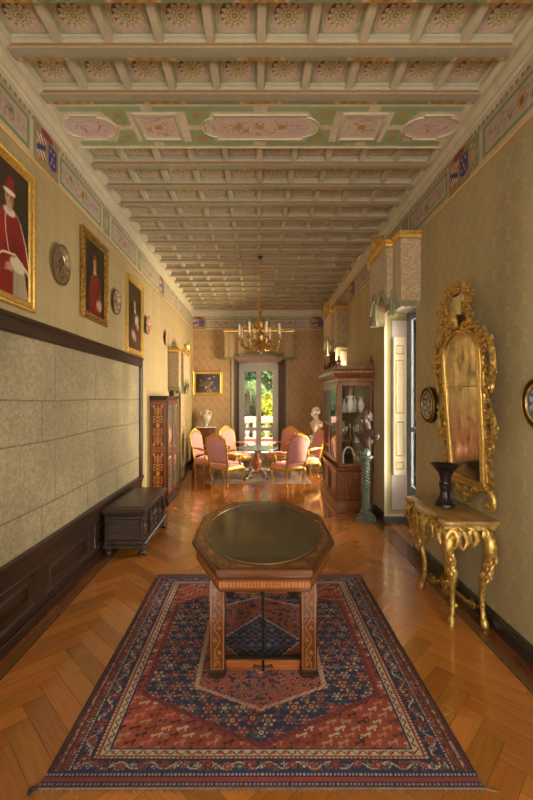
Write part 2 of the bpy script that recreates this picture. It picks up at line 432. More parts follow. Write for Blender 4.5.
# gilt fillet under the frieze
mb = MB(); fp = [(0, -.012), (.008, -.010), (.014, 0), (.008, .010), (0, .012)]
mb.extr(fp, (XL, YB, 3.815), (XL, YE, 3.815), (1, 0, 0), (0, 0, 1)); mb.extr(fp, (XR, YB, 3.815), (XR, YE, 3.815), (-1, 0, 0), (0, 0, 1)); mb.extr(fp, (XL, YE, 3.815), (XR, YE, 3.815), (0, -1, 0), (0, 0, 1))
struct(mb.build('trim_1', plain('gilt_fillet', (220, 180, 104), .35, .6, .06, 6, .02), smooth=30))

# ---- painted frieze
CRM, GRN, PNK, DKP = (188, 178, 154), (122, 130, 96), (176, 156, 142), (104, 92, 78)
def arms(c, X, Z, cx, which):
    c = over(c, B(X, Z, cx - .2, cx + .2, .03, .40), (150, 132, 100))
    c = over(c, arabesque(X, Z, 22, 9) * B(X, Z, cx - .19, cx + .19, .04, .38) * .5, (84, 70, 46))
    c = over(c, E(X, Z, cx - .0, .345, .10, .035), (126, 46, 42))
    for k, s in ((0, -.09 * which), (1, .09 * which)):
        x = X - cx - s
        sh = ((np.abs(x) < .07) & (Z > .10 + .9 * np.abs(x) ** 1.3) & (Z < .30)).astype(float)
        c = over(c, ((np.abs(x) < .08) & (Z > .085 + .9 * np.abs(x) ** 1.3) & (Z < .31)).astype(float), (150, 112, 56))
        if k == 0:
            c = over(c, sh, (206, 196, 182)); st = ((np.abs(((x + Z * .9) * 16) % 1 - .5) < .24)).astype(float) * sh
            c = over(c, st, (150, 46, 44)); c = over(c, sh * sm(np.abs(Z - .2 - x * .4), .03, .018), (46, 58, 122))
        else:
            c = over(c, sh, (44, 54, 126))
            for ax, az in ((-.03, .26), (.03, .26), (0, .2), (-.025, .155), (.03, .16)): c = over(c, E(x, Z, ax, az, .012, .016), (196, 158, 70))
    return c
def frieze_fn(length, panels, squares, arm, seed):
    def fn(U, V):
        X = U * length; Z = V * .40
        c = np.zeros(U.shape + (3,)) + np.array(CRM)
        c = c * (.93 + .14 * vn(X, Z, 9, seed))[..., None]
        c = over(c, B(X, Z, 0, length, .0, .03), (150, 142, 118)); c = over(c, B(X, Z, 0, length, .345, .352), DKP)
        dent = (np.abs((X * 16) % 1 - .5) < .3) & (Z > .36) & (Z < .39); c = over(c, dent * 1.0, (128, 116, 92))
        for a, b in panels:
            c = over(c, B(X, Z, a, b, .06, .33), (150, 140, 112)); c = over(c, B(X, Z, a + .012, b - .012, .07, .32), GRN)
            c = over(c, B(X, Z, a + .045, b - .045, .10, .29), (204, 194, 166)); c = over(c, B(X, Z, a + .052, b - .052, .107, .283), PNK)
            m = .5 * (a + b); w = (b - a) * .42
            ar = arabesque(X, Z, 18, seed + 1) * E(X, Z, m, .195, w, .075, .3)
            c = over(c, ar * .75, (92, 78, 84)); c = over(c, E(X, Z, m, .195, .05, .05), (176, 140, 60)); c = over(c, E(X, Z, m, .195, .025, .03), (120, 84, 50))
        for a, b in squares:
            c = over(c, B(X, Z, a, b, .05, .34), (150, 140, 112)); c = over(c, B(X, Z, a + .012, b - .012, .06, .33), GRN)
            c = over(c, arabesque(X, Z, 24, seed + 2) * B(X, Z, a + .02, b - .02, .08, .31), (196, 184, 140)); c = over(c, E(X, Z, (a + b) / 2, .195, .05, .06), (176, 150, 100))
        for q in arm: c = arms(c, X, Z, q, -1 if seed == 5 else 1)
        return c
    return fn
def layout(off, y_arms, length):
    P, S = [], []; x = off; k = 0
    while x < length:
        w = (1.0, 1.05)[k % 2]; hit = [a for a in y_arms if x - .1 < a < x + w + .1]
        if hit: 
            a = hit[0]
            if a - .22 - x > .35: P.append((x, a - .22))
            x = a + .22; k += 1; continue
        P.append((x, min(x + w, length - .04))); x += w + .05
        if x + .3 < length: S.append((x, x + .23)); x += .28
        k += 1
    return P, S
L_ = YE - 0.4
pl, sl = layout(1.85, [3.52 - .4, 7.75 - .4], L_); pr, sr = layout(1.98, [3.78 - .4, 8.0 - .4], L_)
mb = MB(); mb.grid((XL + .004, .4, 3.80), (0, L_, 0), (0, 0, .40), 1180, 44, frieze_fn(L_, pl, sl, [3.52 - .4, 7.75 - .4], 4)); struct(mb.build('trim_2', CEIL, smooth=0))
mb = MB(); mb.grid((XR - .004, YE, 3.80), (0, -L_, 0), (0, 0, .40), 1180, 44, lambda U, V: frieze_fn(L_, pr, sr, [3.78 - .4, 8.0 - .4], 5)(1 - U, V)); struct(mb.build('trim_3', CEIL, smooth=0))
WE = XR - XL
mb = MB(); mb.grid((XL, YE - .004, 3.80), (WE, 0, 0), (0, 0, .40), 400, 36, frieze_fn(WE, [(.35, 1.58), (2.18, 3.40)], [(1.62, 2.14)], [.17, WE - .17], 6)); struct(mb.build('trim_4', CEIL, smooth=0))
# cornice above the frieze
cp = [(0, 4.19), (.018, 4.19), (.018, 4.21), (.034, 4.225), (.034, 4.25), (.05, 4.27), (.062, 4.30), (.062, 4.345), (.10, 4.36), (.10, 4.47), (0, 4.47)]
CRMM = plain('cream_limewashed_moulding', (188, 179, 155), .6, 0, .1, 7, .06)
mb = MB(); mb.extr(cp, (XL, YB, 0), (XL, YE, 0), (1, 0, 0), (0, 0, 1)); mb.extr(cp, (XR, YB, 0), (XR, YE, 0), (-1, 0, 0), (0, 0, 1)); mb.extr(cp, (XL, YE, 0), (XR, YE, 0), (0, -1, 0), (0, 0, 1))
struct(mb.build('trim_5', CRMM, smooth=20))

# ---- ceiling
XA, XB = XL + .06, XR - .06
def rosette(seed):
    def fn(U, V):
        x, y = U * 2 - 1, V * 2 - 1; n = vn(U, V, 7, seed)
        c = np.zeros(U.shape + (3,)) + np.array((156, 166, 132)); c = c * (.92 + .16 * n)[..., None]
        q = (np.abs(x) / .84) ** 5 + (np.abs(y) / .88) ** 5
        c = over(c, sm(q, 1.1, .95), (206, 186, 160)); c = over(c, sm(q, .96, .85), (196, 176, 166)); c = over(c, sm(np.abs(q - .62), .06, .02) * .7, (132, 96, 98))
        c = over(c, E(x, y, -.06, .10, .62, .66, .03), (92, 80, 76))  # rosette's cast shadow painted in, offset behind the petals
        a = np.arctan2(y, x); r = np.sqrt(x * x + y * y); pet = .60 + .08 * np.cos(12 * a)
        c = over(c, sm(r, pet + .04, pet - .03), (206, 196, 158)); c = over(c, (sm(np.cos(12 * a), -.5, -.9) * sm(r, .30, .36) * sm(r, .6, .5)) * .6, (120, 108, 92))
        c = over(c, sm(np.abs(r - .44 - .03 * np.cos(12 * a)), .035, .012) * .45, (120, 106, 88)); c = over(c, sm(np.abs(r - .27 - .035 * np.cos(8 * a + .4)), .04, .015) * .85, (104, 92, 78)); c = over(c, sm(r, .16, .12), (120, 104, 84)); c = over(c, sm(r, .09, .06), (200, 182, 130))
        return c
    return fn
BW = .12; ZB, ZP = 4.345, 4.412
beams = [YB + .05 + .4 * k for k in range(0)] + [-2.3, -1.85, -1.4, -.95, -.5, -.06, .38, .8, 1.2, 1.6, 2.0, 2.41, 2.845, 3.28] + [4.27 + .43 * k for k in range(0, 17)]
ceil = struct(bpy.data.objects.new('ceiling', None)) if False else None
mb = MB(); mb.box(XL - .3, XR + T, YB - .3, YE + .45, ZP + .02, ZP + .2)
ceil = struct(mb.build('ceiling', CRMM, smooth=0))
NC = 10; cw = (XB - XA - .04) / NC
pan = MB(); ribs = MB()
for k, (ya, yb) in enumerate(zip(beams[:-1], beams[1:])):
    if ya < -.1: continue
    fl = abs(ya - 3.28) < .01
    a, b = (4.0 if fl else ya + BW + .012), yb - .025
    if yb > YE - .05: continue
    near = yb < 3.5
    nu, nv = (44, 44) if near else ((22, 22) if yb < 6 else (12, 10))
    if yb < 1.9: nu = nv = 16
    for i in range(NC):
        x0 = XA + .02 + i * cw
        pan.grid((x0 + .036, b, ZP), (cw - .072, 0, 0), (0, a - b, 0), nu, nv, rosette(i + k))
        ribs.extr([(-.036, ZP + .02), (-.034, ZB + .045), (-.026, ZB + .025), (.026, ZB + .025), (.034, ZB + .045), (.036, ZP + .02)], (x0, a - .01, 0), (x0, yb, 0), (1, 0, 0), (0, 0, 1))
tag(pan.build('rosette_panels', CEIL, ceil, smooth=0)); ribs.build('coffer_ribs', CRMM, ceil, smooth=30)
# beams with mouldings, gilt line and painted soffit
CRB = (160, 154, 134)
bprof = [(-.03, ZP + .01, CRB), (-.03, ZP - .012, CRB), (-.012, ZP - .022, CRB), (-.012, ZB + .024, CRB), (-.004, ZB + .021, (134, 100, 56)), (-.004, ZB + .006, (134, 100, 56)), (0, ZB, CRB), (.05, ZB, CRB), (.084, ZB, CRB), (.088, ZB + .001, 'P'), (BW - .003, ZB + .002, 'P'), (BW, ZB + .003, CRM),
         (BW + .004, ZB + .012, (150, 118, 68)), (BW + .004, ZB + .022, CRM), (BW + .010, ZB + .03, CRM), (BW + .012, ZP + .01, CRM)]
for k, y in enumerate(beams):
    nx = 2 if y < 1.0 else 150; m = MB(); xs = np.linspace(XA, XB, nx)
    vs, cs = [], []
    for j, x in enumerate(xs):
        ph = ((x - .03) / .80 + .5) % 1 - .5; d = abs(ph) * .80
        pc = (164, 128, 74) if d < .15 else ((206, 196, 168) if d < .175 else (140, 154, 118))
        if d < .15 and int(x * 60) % 2 == 0: pc = (190, 156, 96)
        for (dy, z, c) in bprof:
            vs.append((x, y + dy, z)); cs.append(tuple(lin(pc if c == 'P' else np.array(c) * (1.0 if c[0] > 160 else 1.0))))
    n = len(bprof); fs = [(j * n + i, j * n + i + 1, (j + 1) * n + i + 1, (j + 1) * n + i) for j in range(nx - 1) for i in range(n - 1)]
    m.add(vs, fs, cs); m.build('beam', CEIL, ceil, smooth=20)
# side slope mouldings inside each bay with a gilt line
sd = MB()
for ya, yb in zip(beams[:-1], beams[1:]):
    for X0, s in ((XA, 1), (XB, -1)):
        vs = [(X0, y, z) if i == 0 else (X0 + s * o_, y, z) for y in (ya + BW, yb) for i, (o_, z) in enumerate(((0, ZB), (.004, ZB + .012), (.006, ZB + .024), (.03, ZB + .035), (.034, ZB + .05), (.055, ZP)))]
        cols = [tuple(lin(c)) for c in ((190, 178, 148), (150, 112, 54), (150, 112, 54), CRM, CRM, CRM)] * 2
        sd.add(vs, [(i, i + 1, 7 + i, 6 + i) for i in range(5)], cols)
sd.build('side_moulding', CEIL, ceil, smooth=20)
# flat painted compartment between the second and third beam
def flat_fn(U, V):
    X = XA + U * (XB - XA); W = V * .60; cx = .03
    c = np.zeros(U.shape + (3,)) + np.array((204, 194, 168)); c = c * (.95 + .1 * vn(X, W, 12, 3))[..., None]
    G = (146, 166, 130); x = X - cx; ax = np.abs(x)
    for a, b in ((.06, .94), (1.04, 1.76)):
        for w0, w1 in ((.035, .095), (.505, .565)): c = over(c, B(ax, W, a, b, w0, w1), G)
    for w0, w1, sg in ((.07, .265, 1), (.335, .53, -1)):
        e_ = np.abs(W - .30)
        c = over(c, B(ax, W, .36, .66, w0, w1) * (ax > .40 + .5 * (.26 - e_)), G); c = over(c, B(ax, W, 1.18, 1.46, w0, w1) * (ax < 1.42 - .5 * (.26 - e_)), G)
    def pink(c, m, o): c = over(c, o, (212, 202, 178)); c = over(c, m, (204, 184, 178)); return c
    def lob(cx2, hw, e=0):
        m = B(ax, W, cx2 - hw + .1 - e, cx2 + hw - .1 + e, .17 - e, .43 + e) if cx2 else B(x, W, -hw + .1 - e, hw - .1 + e, .17 - e, .43 + e)
        f = np.maximum(E(ax, W, cx2 + hw - .1, .30, .10 + e, .10 + e, .03), E(ax, W, cx2 - hw + .1, .30, .10 + e, .10 + e, .03) if cx2 else m)
        return np.maximum(m, f)
    c = pink(c, lob(0, .46), lob(0, .46, .05)); c = pink(c, lob(1.58, .22), lob(1.58, .22, .04)); c = pink(c, B(ax, W, .78, 1.08, .17, .43), B(ax, W, .73, 1.13, .12, .48))
    ar = arabesque(X, W, 20, 5)
    c = over(c, ar * np.maximum(np.maximum(E(x, W, 0, .30, .42, .10, .2), E(ax, W, .94, .30, .13, .12, .2)), E(ax, W, 1.58, .30, .17, .10, .2)) * .8, (150, 112, 66))
    c = over(c, ar * np.maximum(B(ax, W, .46, .66, .06, .54), B(ax, W, 1.2, 1.38, .06, .54)) * .6, (160, 124, 62))
    for q in (0, .20, .94, .56, 1.27): c = over(c, E(ax, W, q, .30 if q in (0, .2, .94) else .14, .04, .03), (180, 140, 72)); c = over(c, E(ax, W, q, .30 if q in (0, .2, .94) else .46, .03, .03), (180, 140, 72))
    return c
mb = MB(); mb.grid((XA, 3.998, ZB + .006), (XB - XA, 0, 0), (0, -.60, 0), 560, 92, flat_fn)
mb.build('painted_compartment', CEIL, ceil, smooth=0)
mb = MB(); ym = 3.698
def rect_mold(cx, hw, hh, r=.011):
    mb.M = Matrix.Translation((cx, ym, ZB + .006)) @ Matrix.Rotation(PI, 4, 'X')
    mb.frame(hw * 2, hh * 2, [(0, 0), (0, .006), (.006, .010), (.03, .012), (.036, .004), (.04, 0)]); mb.M = Matrix()
for s in (-1, 1): rect_mold(.03 + s * .93, .20, .19)
def lob_mold(cx, hw):
    P = []; h = .165; b = hw - .11
    for s, a0 in ((1, -PI / 2), (-1, PI / 2)):
        P += [(cx + s * b * .0 + s * b, ym - s * h, ZB + .002), (cx + s * b, ym - s * .13, ZB + .002)]
        for k in range(7): a = a0 + PI * (k + .5) / 7; P.append((cx + s * b + .13 * math.cos(a), ym + .13 * math.sin(a), ZB + .002))
        P += [(cx + s * b, ym + s * .13, ZB + .002), (cx + s * b, ym + s * h, ZB + .002)]
    mb.tube(P, .008, n=6, sub=1, closed=True)
lob_mold(.03, .52); lob_mold(.03 - 1.58, .23); lob_mold(.03 + 1.58, .23)
mb.box(XA, XB, 3.99, 4.004, ZB, ZP + .01)
mb.build('compartment_moulding', CRMM, ceil, smooth=40)

# ---- left wainscot, leather panel and its dark frame
WY = 6.32
mb = MB(); fx = XL + .035
mb.box(XL, fx - .008, YB, WY, 0, .62)
def bx(y0, y1, z0, z1, d=.0, b=.004): mb.box(XL, fx + d, y0, y1, z0, z1, b)
bx(YB, WY + .01, .585, .635, .03, .008); bx(YB, WY, .535, .585, .014); bx(YB, WY, .0, .09, .022, .008); bx(YB, WY, .09, .15, .0)
ys = [-1.9, -.45, 1.0, 2.3, 3.35, 4.4, 5.35, WY]
bx(YB, WY, .46, .535, 0)
for a, b in zip(ys[:-1], ys[1:]):
    bx(a - .06, a + .06, .15, .46); mb.M = basis((0, 1, 0), (0, 0, 1), (1, 0, 0), (fx - .008, (a + b) / 2, .305))
    mb.frame(b - a - .12, .31, [(0, .0), (0, .010), (.012, .016), (.03, .004), (.034, 0)])
    mb.frame(b - a - .32, .15, [(0, .0), (.02, .008), (.03, .008)]); mb.M = Matrix()
bx(WY - .06, WY, .15, .46)
struct(mb.build('trim_6', DKW, smooth=30))
mb = MB(); mb.box(XL, XL + .05, -.35, WY, 2.335, 2.475, .012); mb.box(XL, XL + .065, -.35, WY + .01, 2.44, 2.48, .008); mb.box(XL, XL + .05, WY - .09, WY, .63, 2.335, .012)
struct(mb.build('trim_7', DKW, smooth=30))
def leather(U, V):
    X = -.3 + U * (WY + .3 - .09); Z = .63 + V * 1.71
    c = np.zeros(U.shape + (3,)) + np.array((150, 137, 106)); rows = [.63, .93, 1.48, 1.83, 2.34]
    c = c * (.84 + .2 * vn(X, Z, 1.1, 3) + .12 * vn(X, Z, 4, 4))[..., None]
    c = c * (.88 + .24 * vn(X, Z, 60, 6))[..., None]
    st = sm(vn(X, Z * .25, 3.2, 8), .5, .85); c = over(c, st * .38, (96, 88, 66))
    for i, z in enumerate(rows[:-1]):
        c = over(c, sm(np.abs(Z - z - .006 * np.sin(X * 3)), .008, .003) * .8, (84, 72, 50))
        m = (Z > z) & (Z <= rows[i + 1]); off = .22 * (i % 2)
        ph = (X - .2 - off) % .92; c = over(c, m * sm(np.abs(ph - .46), .009, .004) * .55, (84, 74, 52))
    return c
mb = MB(); mb.grid((XL + .012, -.3, .63), (0, WY + .3 - .09, 0), (0, 0, 1.71), 860, 260, leather)
LEA = vcol('embossed_leather', .55, 0, 190, .16, .35); struct(mb.build('trim_8', LEA, smooth=0))

# ---- windows
def painted_reveal(w, h):
    def fn(U, V):
        X, Z = U * w, V * h; c = np.zeros(U.shape + (3,)) + np.array((204, 190, 182))
        c = over(c, 1 - B(X, Z, .045, w - .0, .11, h - .045), (214, 206, 184)); c = over(c, 1 - B(X, Z, .02, w, .08, h - .02), (226, 220, 202))
        rim = B(X, Z, .045, w, .11, h - .045) - B(X, Z, .085, w - .0, .15, h - .085); c = over(c, np.clip(rim, 0, 1), (190, 158, 84))
        rim = B(X, Z, .085, w, .15, h - .085) - B(X, Z, .115, w, .18, h - .115); c = over(c, np.clip(rim, 0, 1), (122, 142, 114))
        c = over(c, B(X, Z, -1, w + 1, -1, .075), (84, 88, 90)); return c
    return fn
PR = vcol('painted_reveal_surface', .6, 0, 20, .04, .03)
GPD = plain('slate_blue_painted_wood', (118, 126, 130), .4, 0, .06, 10, .04)
def side_window(n, ya, yb, zt, shutters=True):
    x0 = XR; xw = XR + T
    mb = MB(); mb.box(xw - .06, xw, ya, ya + .06, 0, zt, .004); mb.box(xw - .06, xw, yb - .06, yb, 0, zt, .004); mb.box(xw - .06, xw, ya, yb, zt - .06, zt, .004); mb.box(xw - .06, xw + .01, ya, yb, 0, .05, .004)
    ym = (ya + yb) / 2
    for a, b in ((ya + .06, ym), (ym, yb - .06)):
        mb.box(xw - .05, xw - .01, a, a + .07, .05, zt - .06, .004); mb.box(xw - .05, xw - .01, b - .07, b, .05, zt - .06, .004)
        for z0, z1 in ((.05, .55), (zt - .13, zt - .06), (1.35, 1.42)): mb.box(xw - .045, xw - .015, a, b, z0, z1, .004)
    w = struct(mb.build('window_%d' % n, GPD, smooth=30))
    g = MB(); g.box(xw - .033, xw - .028, ya + .1, yb - .1, .5, zt - .1); g.build('pane', GLASS, w, smooth=0)
    p = MB()
    for Y, s in ((yb - .003, 1), (ya + .003, -1)): p.grid((x0, Y, 0), (T - .06, 0, 0), (0, 0, zt), 70, 300, painted_reveal(T - .06, zt))
    p.grid((x0, ya, zt - .003), (T - .06, 0, 0), (0, yb - ya, 0), 30, 40, lambda U, V: np.zeros(U.shape + (3,)) + np.array((206, 190, 178)))
    p.build('reveal', PR, w, smooth=0)
    if shutters:
        for Y, s in ((yb, -1), (ya, 1)):
            m = MB(); xa, xb = x0 + .125, x0 + T - .08; za, zb = .70, 2.76
            ys_ = sorted((Y + s * .006, Y + s * .034)); m.box(xa, xb, ys_[0], ys_[1], za, zb, .004); sh = m.build('shutter', WHITEP, w, smooth=30)
            g = MB(); g.M = basis((1, 0, 0), (0, 0, 1), (0, s, 0), ((xa + xb) / 2, Y + s * .034, 0))
            for z0, z1 in ((2.5, 2.64), (1.62, 2.42), (.98, 1.50), (.78, .9)):
                g.frame(xb - xa - .07, z1 - z0, [(0, 0), (.003, .006), (.009, .008), (.017, .004), (.019, 0)], 0, (z0 + z1) / 2)
            g.build('gilt_moulding', GOLD2, sh, smooth=30)
    return w
side_window(2, 4.80, 6.00, 3.125); side_window(3, 8.50, 9.70, 3.10)
# far French window
yw = YE + .36; mb = MB()
mb.box(-.53, -.44, yw, yw + .06, 0, 2.96, .004); mb.box(.54, .63, yw, yw + .06, 0, 2.96, .004); mb.box(-.53, .63, yw, yw + .06, 2.86, 2.96, .004); 
mb.box(-.46, .56, yw + .0, yw + .05, 2.64, 2.70, .004); mb.box(-.66, .83, yw - .05, yw + .09, 0, .05, .006)
w1 = struct(mb.build('window_1', GREYP, smooth=30))
for a, b in ((-.44, .05), (.05, .54)):
    m = MB(); m.box(a, a + .075, yw + .01, yw + .05, .05, 2.86, .005); m.box(b - .075, b, yw + .01, yw + .05, .05, 2.86, .005)
    for z0, z1 in ((.05, .22), (.88, .98), (2.70, 2.86)): m.box(a, b, yw + .015, yw + .045, z0, z1, .005)
    lf = m.build('window_leaf', GREYP, w1, smooth=30); g = MB(); g.box(a + .07, b - .07, yw + .028, yw + .032, .2, 2.66); g.build('pane', GLASS, lf, smooth=0)
m = MB(); m.tube([(.05, yw - .02, 1.18), (.05, yw - .035, 1.26), (.05, yw - .02, 1.34)], .012); m.box(.035, .065, yw - .015, yw + .01, 1.14, 1.38, .004); m.build('handle', GOLD2, w1)
m = MB()
for xa, xb in ((-.655, -.62), (.79, .825)):
    m.box(xa, xb, YE + .02, YE + .34, .05, 2.95, .005)
for xo, xi in ((-.66, -.525), (.83, .625)):
    v = [(xo, YE + .01, z) for z in (.05, 3.03)] + [(xo, yw + .02, z) for z in (.05, 3.03)] + [(xi, yw + .02, z) for z in (.05, 3.03)]
    m.add(v, [(0, 1, 3, 2), (2, 3, 5, 4), (4, 5, 1, 0), (0, 2, 4), (1, 5, 3)])
sh = m.build('shutter', plain('brown_painted_shutter', (96, 78, 62), .5, 0, .1, 8), w1, smooth=30)
m = MB()
for xa, s in ((-.66, 1), (.83, -1)):
    for d in (0,): m.extr([(-.085, 0), (-.085, .02), (-.06, .03), (-.02, .02), (0, .03), (0, 0)] if s > 0 else [(0, 0), (0, .03), (.02, .02), (.06, .03), (.085, .02), (.085, 0)], (xa, YE, .0), (xa, YE, 3.03), (1, 0, 0), (0, -1, 0))
m.extr([(0, 0), (0, .03), (.02, .02), (.06, .03), (.085, .02), (.085, 0)], (-.745, YE, 3.03), (.915, YE, 3.03), (0, 0, 1), (0, -1, 0))
m.build('architrave', plain('stone_coloured_architrave', (150, 142, 122), .5, 0, .08, 8), w1, smooth=30)
m = MB(); m.extr([(YE + .01, 3.029), (yw + .04, 3.029), (yw + .04, 2.955), (yw - .01, 2.90)], (-.66, 0, 0), (.83, 0, 0), (0, 1, 0), (0, 0, 1)); m.build('soffit', plain('pinkish_plaster_soffit', (206, 178, 158), .7, 0, .04), w1, smooth=0)
mb = MB()
for a, b in ((-1.75, -1.69), (-.51, -.45), (-1.13, -1.07)): mb.box(XL - .22, XL - .16, a, b, .7, 3.2)
for a, b in ((.7, .78), (3.12, 3.2), (1.9, 1.96)): mb.box(XL - .215, XL - .165, -1.75, -.45, a, b)
w5 = struct(mb.build('window_5', GREYP, smooth=30)); g = MB(); g.box(XL - .192, XL - .188, -1.72, -.48, .75, 3.15); g.build('pane', GLASS, w5, smooth=0)
# rear windows behind the camera, made up to let in fill light
for n_, (a, b) in ((4, (-1.75, -1.0)), (6, (1.2, 1.85))):
    mb = MB(); mb.box(a, b, YB - .2, YB - .14, .9, .97); mb.box(a, b, YB - .2, YB - .14, 3.23, 3.3)
    for x in (a, b - .07): mb.box(x, x + .07, YB - .2, YB - .14, .97, 3.23)
    w4 = struct(mb.build('window_%d' % n_, GREYP, smooth=30)); g = MB(); g.box(a + .05, b - .05, YB - .172, YB - .168, .95, 3.25); g.build('pane', GLASS, w4, smooth=0)
# ================================================================ RUGS AND CENTRE TABLE
RW, RL, RX, RY = 2.11, 2.29, .022, 1.888
def flowers(c, X, Y, sx, sy, mask, pal, rad, seed, petals=6, stag=True):
    j = np.floor(Y / sy).astype(int); xo = X + (j % 2) * sx * .5 * stag; i = np.floor(xo / sx).astype(int)
    h = np.random.RandomState(seed).rand(64, 64, 5)[i % 64, j % 64]
    x = xo - (i + .5 + (h[..., 1] - .5) * .2) * sx; y = Y - (j + .5 + (h[..., 2] - .5) * .2) * sy
    r = np.sqrt(x * x + y * y); a = np.arctan2(y, x); R = rad * (.75 + .5 * h[..., 0]); P = np.array(pal, float)
    q1 = P[(h[..., 3] * len(P)).astype(int) % len(P)]; q2 = P[(h[..., 4] * len(P)).astype(int) % len(P)]
    edge = R * (.85 + .28 * np.cos(petals * a)); m = (sm(r, edge * 1.06, edge * .94) * mask)[..., None]; c = c * (1 - m) + q1 * m
    m = (sm(np.abs(r - R * .52), R * .16, R * .05) * mask)[..., None]; c = c * (1 - m) + np.array((44, 32, 40)) * m
    m = (sm(r, R * .40, R * .34) * mask)[..., None]; c = c * (1 - m) + q2 * m
    m = (sm(r, R * .14, R * .10) * mask)[..., None]; return c * (1 - m) + np.array((50, 34, 36)) * m
IV, RU, NV, DK, PKK, LB, GN = (178, 164, 140), (146, 68, 50), (38, 48, 80), (52, 38, 38), (176, 112, 94), (98, 108, 122), (88, 92, 78)
def rug_fn(U, V):
    q = .0045; X = np.round((U * RW - RW / 2) / q) * q; Y = np.round(V * RL / q) * q
    yc = Y - RL / 2; dx = RW / 2 - np.abs(X); dy = RL / 2 - np.abs(yc); d = np.minimum(dx, dy * 1.28)
    t = np.where(dx < dy * 1.28, Y, X)   # coordinate running along the border
    c = np.zeros(U.shape + (3,)) + np.array(RU) * (.88 + .24 * vn(X * .3, Y, 3, 2))[..., None]
    st = np.round(np.abs(X) / .018) * .018
    navy = (np.abs(X) < .71) & (np.abs(yc) < .90 - st * .51)
    edge = (np.abs(X) < .745) & (np.abs(yc) < .935 - st * .51) & ~navy
    # spandrel animals and small blossoms
    AX, AY = .088, .046; i = np.floor(X / AX + .5 * (np.floor(Y / AY).astype(int) % 2)); bxx = X / AX + .5 * (np.floor(Y / AY).astype(int) % 2) - i - .5; byy = Y / AY - np.floor(Y / AY) - .5
    h = np.random.RandomState(5).rand(64, 64)[i.astype(int) % 64, np.floor(Y / AY).astype(int) % 64]
    body = (np.abs(byy - .16 * np.sin(bxx * 7)) < .13) & (np.abs(bxx) < .32) | ((np.abs(np.abs(bxx) - .2) < .05) & (byy < .1) & (byy > -.42)) | (np.abs(bxx - .3) < .07) & (np.abs(byy - .2) < .2)
    pal = np.array([IV, (84, 50, 44), DK, PKK, (160, 130, 106)], float)[(h * 5).astype(int) % 5]; m = body[..., None] * 1.0; c = c * (1 - m) + pal * m
    c = flowers(c, X + .05, Y + .03, .13, .124, ((np.abs(X) < .62) & (vn(X, Y, 9, 3) > .52)) * 1.0, [IV, PKK, DK], .019, 8)
    c = over(c, edge * 1.0, (128, 50, 42)); c = over(c, (edge & (((X + yc) * 45).astype(int) % 2 == 0)) * .5, NV)
    c = over(c, navy * 1.0, NV)
    c = over(c, navy * (vn(X, Y, 55, 6) > .72) * .6, GN); c = over(c, navy * (vn(X, Y, 48, 9) > .76) * .8, RU)
    c = flowers(c, X, Y, .104, .090, navy * 1.0, [IV, PKK, (160, 84, 66), PKK, (150, 128, 108), (180, 136, 100)], .037, 12)
    c = flowers(c, X + .052, Y + .0, .104, .090, navy * 1.0, [IV, RU, LB, GN], .014, 14, 4)
    mo = (np.abs(X) < .42) & (np.abs(yc) < .68 - st * .46); mi = (np.abs(X) < .395) & (np.abs(yc) < .655 - st * .46)
    c = over(c, mo * 1.0, PKK); c = over(c, (mo & ~mi & (((X - yc) * 60).astype(int) % 2 == 0)) * 1.0, IV)
    c = over(c, mi * 1.0, (150, 82, 64)); c = over(c, mi * (vn(X, Y, 50, 16) > .64) * .8, NV)
    c = flowers(c, X, Y, .072, .062, mi * 1.0, [(160, 130, 106), (84, 60, 60), PKK, PKK, LB], .022, 21)
    z = st / .30 + np.abs(yc) / .34; c = over(c, (z < 1.06) * 1.0, IV); c = over(c, (z < 1.0) * 1.0, NV)
    lat = ((np.abs(((X + yc) * 16) % 1 - .5) < .1) | (np.abs(((X - yc) * 16) % 1 - .5) < .1)) & (z < .95); c = over(c, lat * .8, LB)
    c = flowers(c, X, Y, .0625, .0625, (z < .9) * 1.0, [IV, RU, PKK], .015, 31)
    # borders
    def band(c, a, b, col): return over(c, ((d >= a) & (d < b)) * 1.0, col)
    c = band(c, 0, .275, DK); c = band(c, .262, .275, NV)
    c = band(c, .222, .262, IV); m_ = (d >= .222) & (d < .262)
    c = over(c, (m_ & (np.abs(d - .242 - .011 * np.sin(t * 110)) < .0045)) * 1.0, DK); c = over(c, (m_ & (((t * 18) % 1) < .3) & (np.abs(d - .242) < .009)) * 1.0, RU)
    c = band(c, .216, .222, DK); c = band(c, .196, .216, RU); c = over(c, ((d >= .199) & (d < .213) & (((t * 44) % 1) < .5)) * 1.0, IV); c = band(c, .19, .196, DK)
    c = band(c, .108, .19, NV); mb_ = ((d >= .110) & (d < .188)) * 1.0; yy = d + .0
    c = over(c, (mb_ * (np.abs(d - .149 - .022 * np.sin(t * 42)) < .005)), IV)
    c = over(c, mb_ * (vn(X, Y, 60, 26) > .68) * .8, (120, 70, 60))
    c = flowers(c, t, d - .108, .108, .082, mb_, [RU, PKK, (176, 120, 96), RU], .027, 41, 8, False)
    c = flowers(c, t + .054, d - .108, .108, .082, mb_, [IV, IV, LB], .017, 43, 4, False)
    c = band(c, .100, .108, IV); c = over(c, ((d >= .1) & (d < .108) & (((t * 60) % 1) < .45)) * 1.0, DK)
    c = band(c, .062, .100, (108, 54, 46)); c = flowers(c, t, d - .062, .042, .038, ((d >= .064) & (d < .098)) * 1.0, [IV, NV, PKK, DK, LB], .012, 51, 4, False)
    c = band(c, .054, .062, DK); c = band(c, .034, .054, (120, 58, 48)); c = over(c, ((d >= .036) & (d < .052) & (vn(X, Y, 80, 35) > .58)) * 1.0, (150, 128, 108))
    c = band(c, .008, .034, (92, 52, 46)); c = over(c, ((d >= .012) & (d < .030) & (vn(X, Y, 70, 33) > .5)) * 1.0, (52, 40, 52))
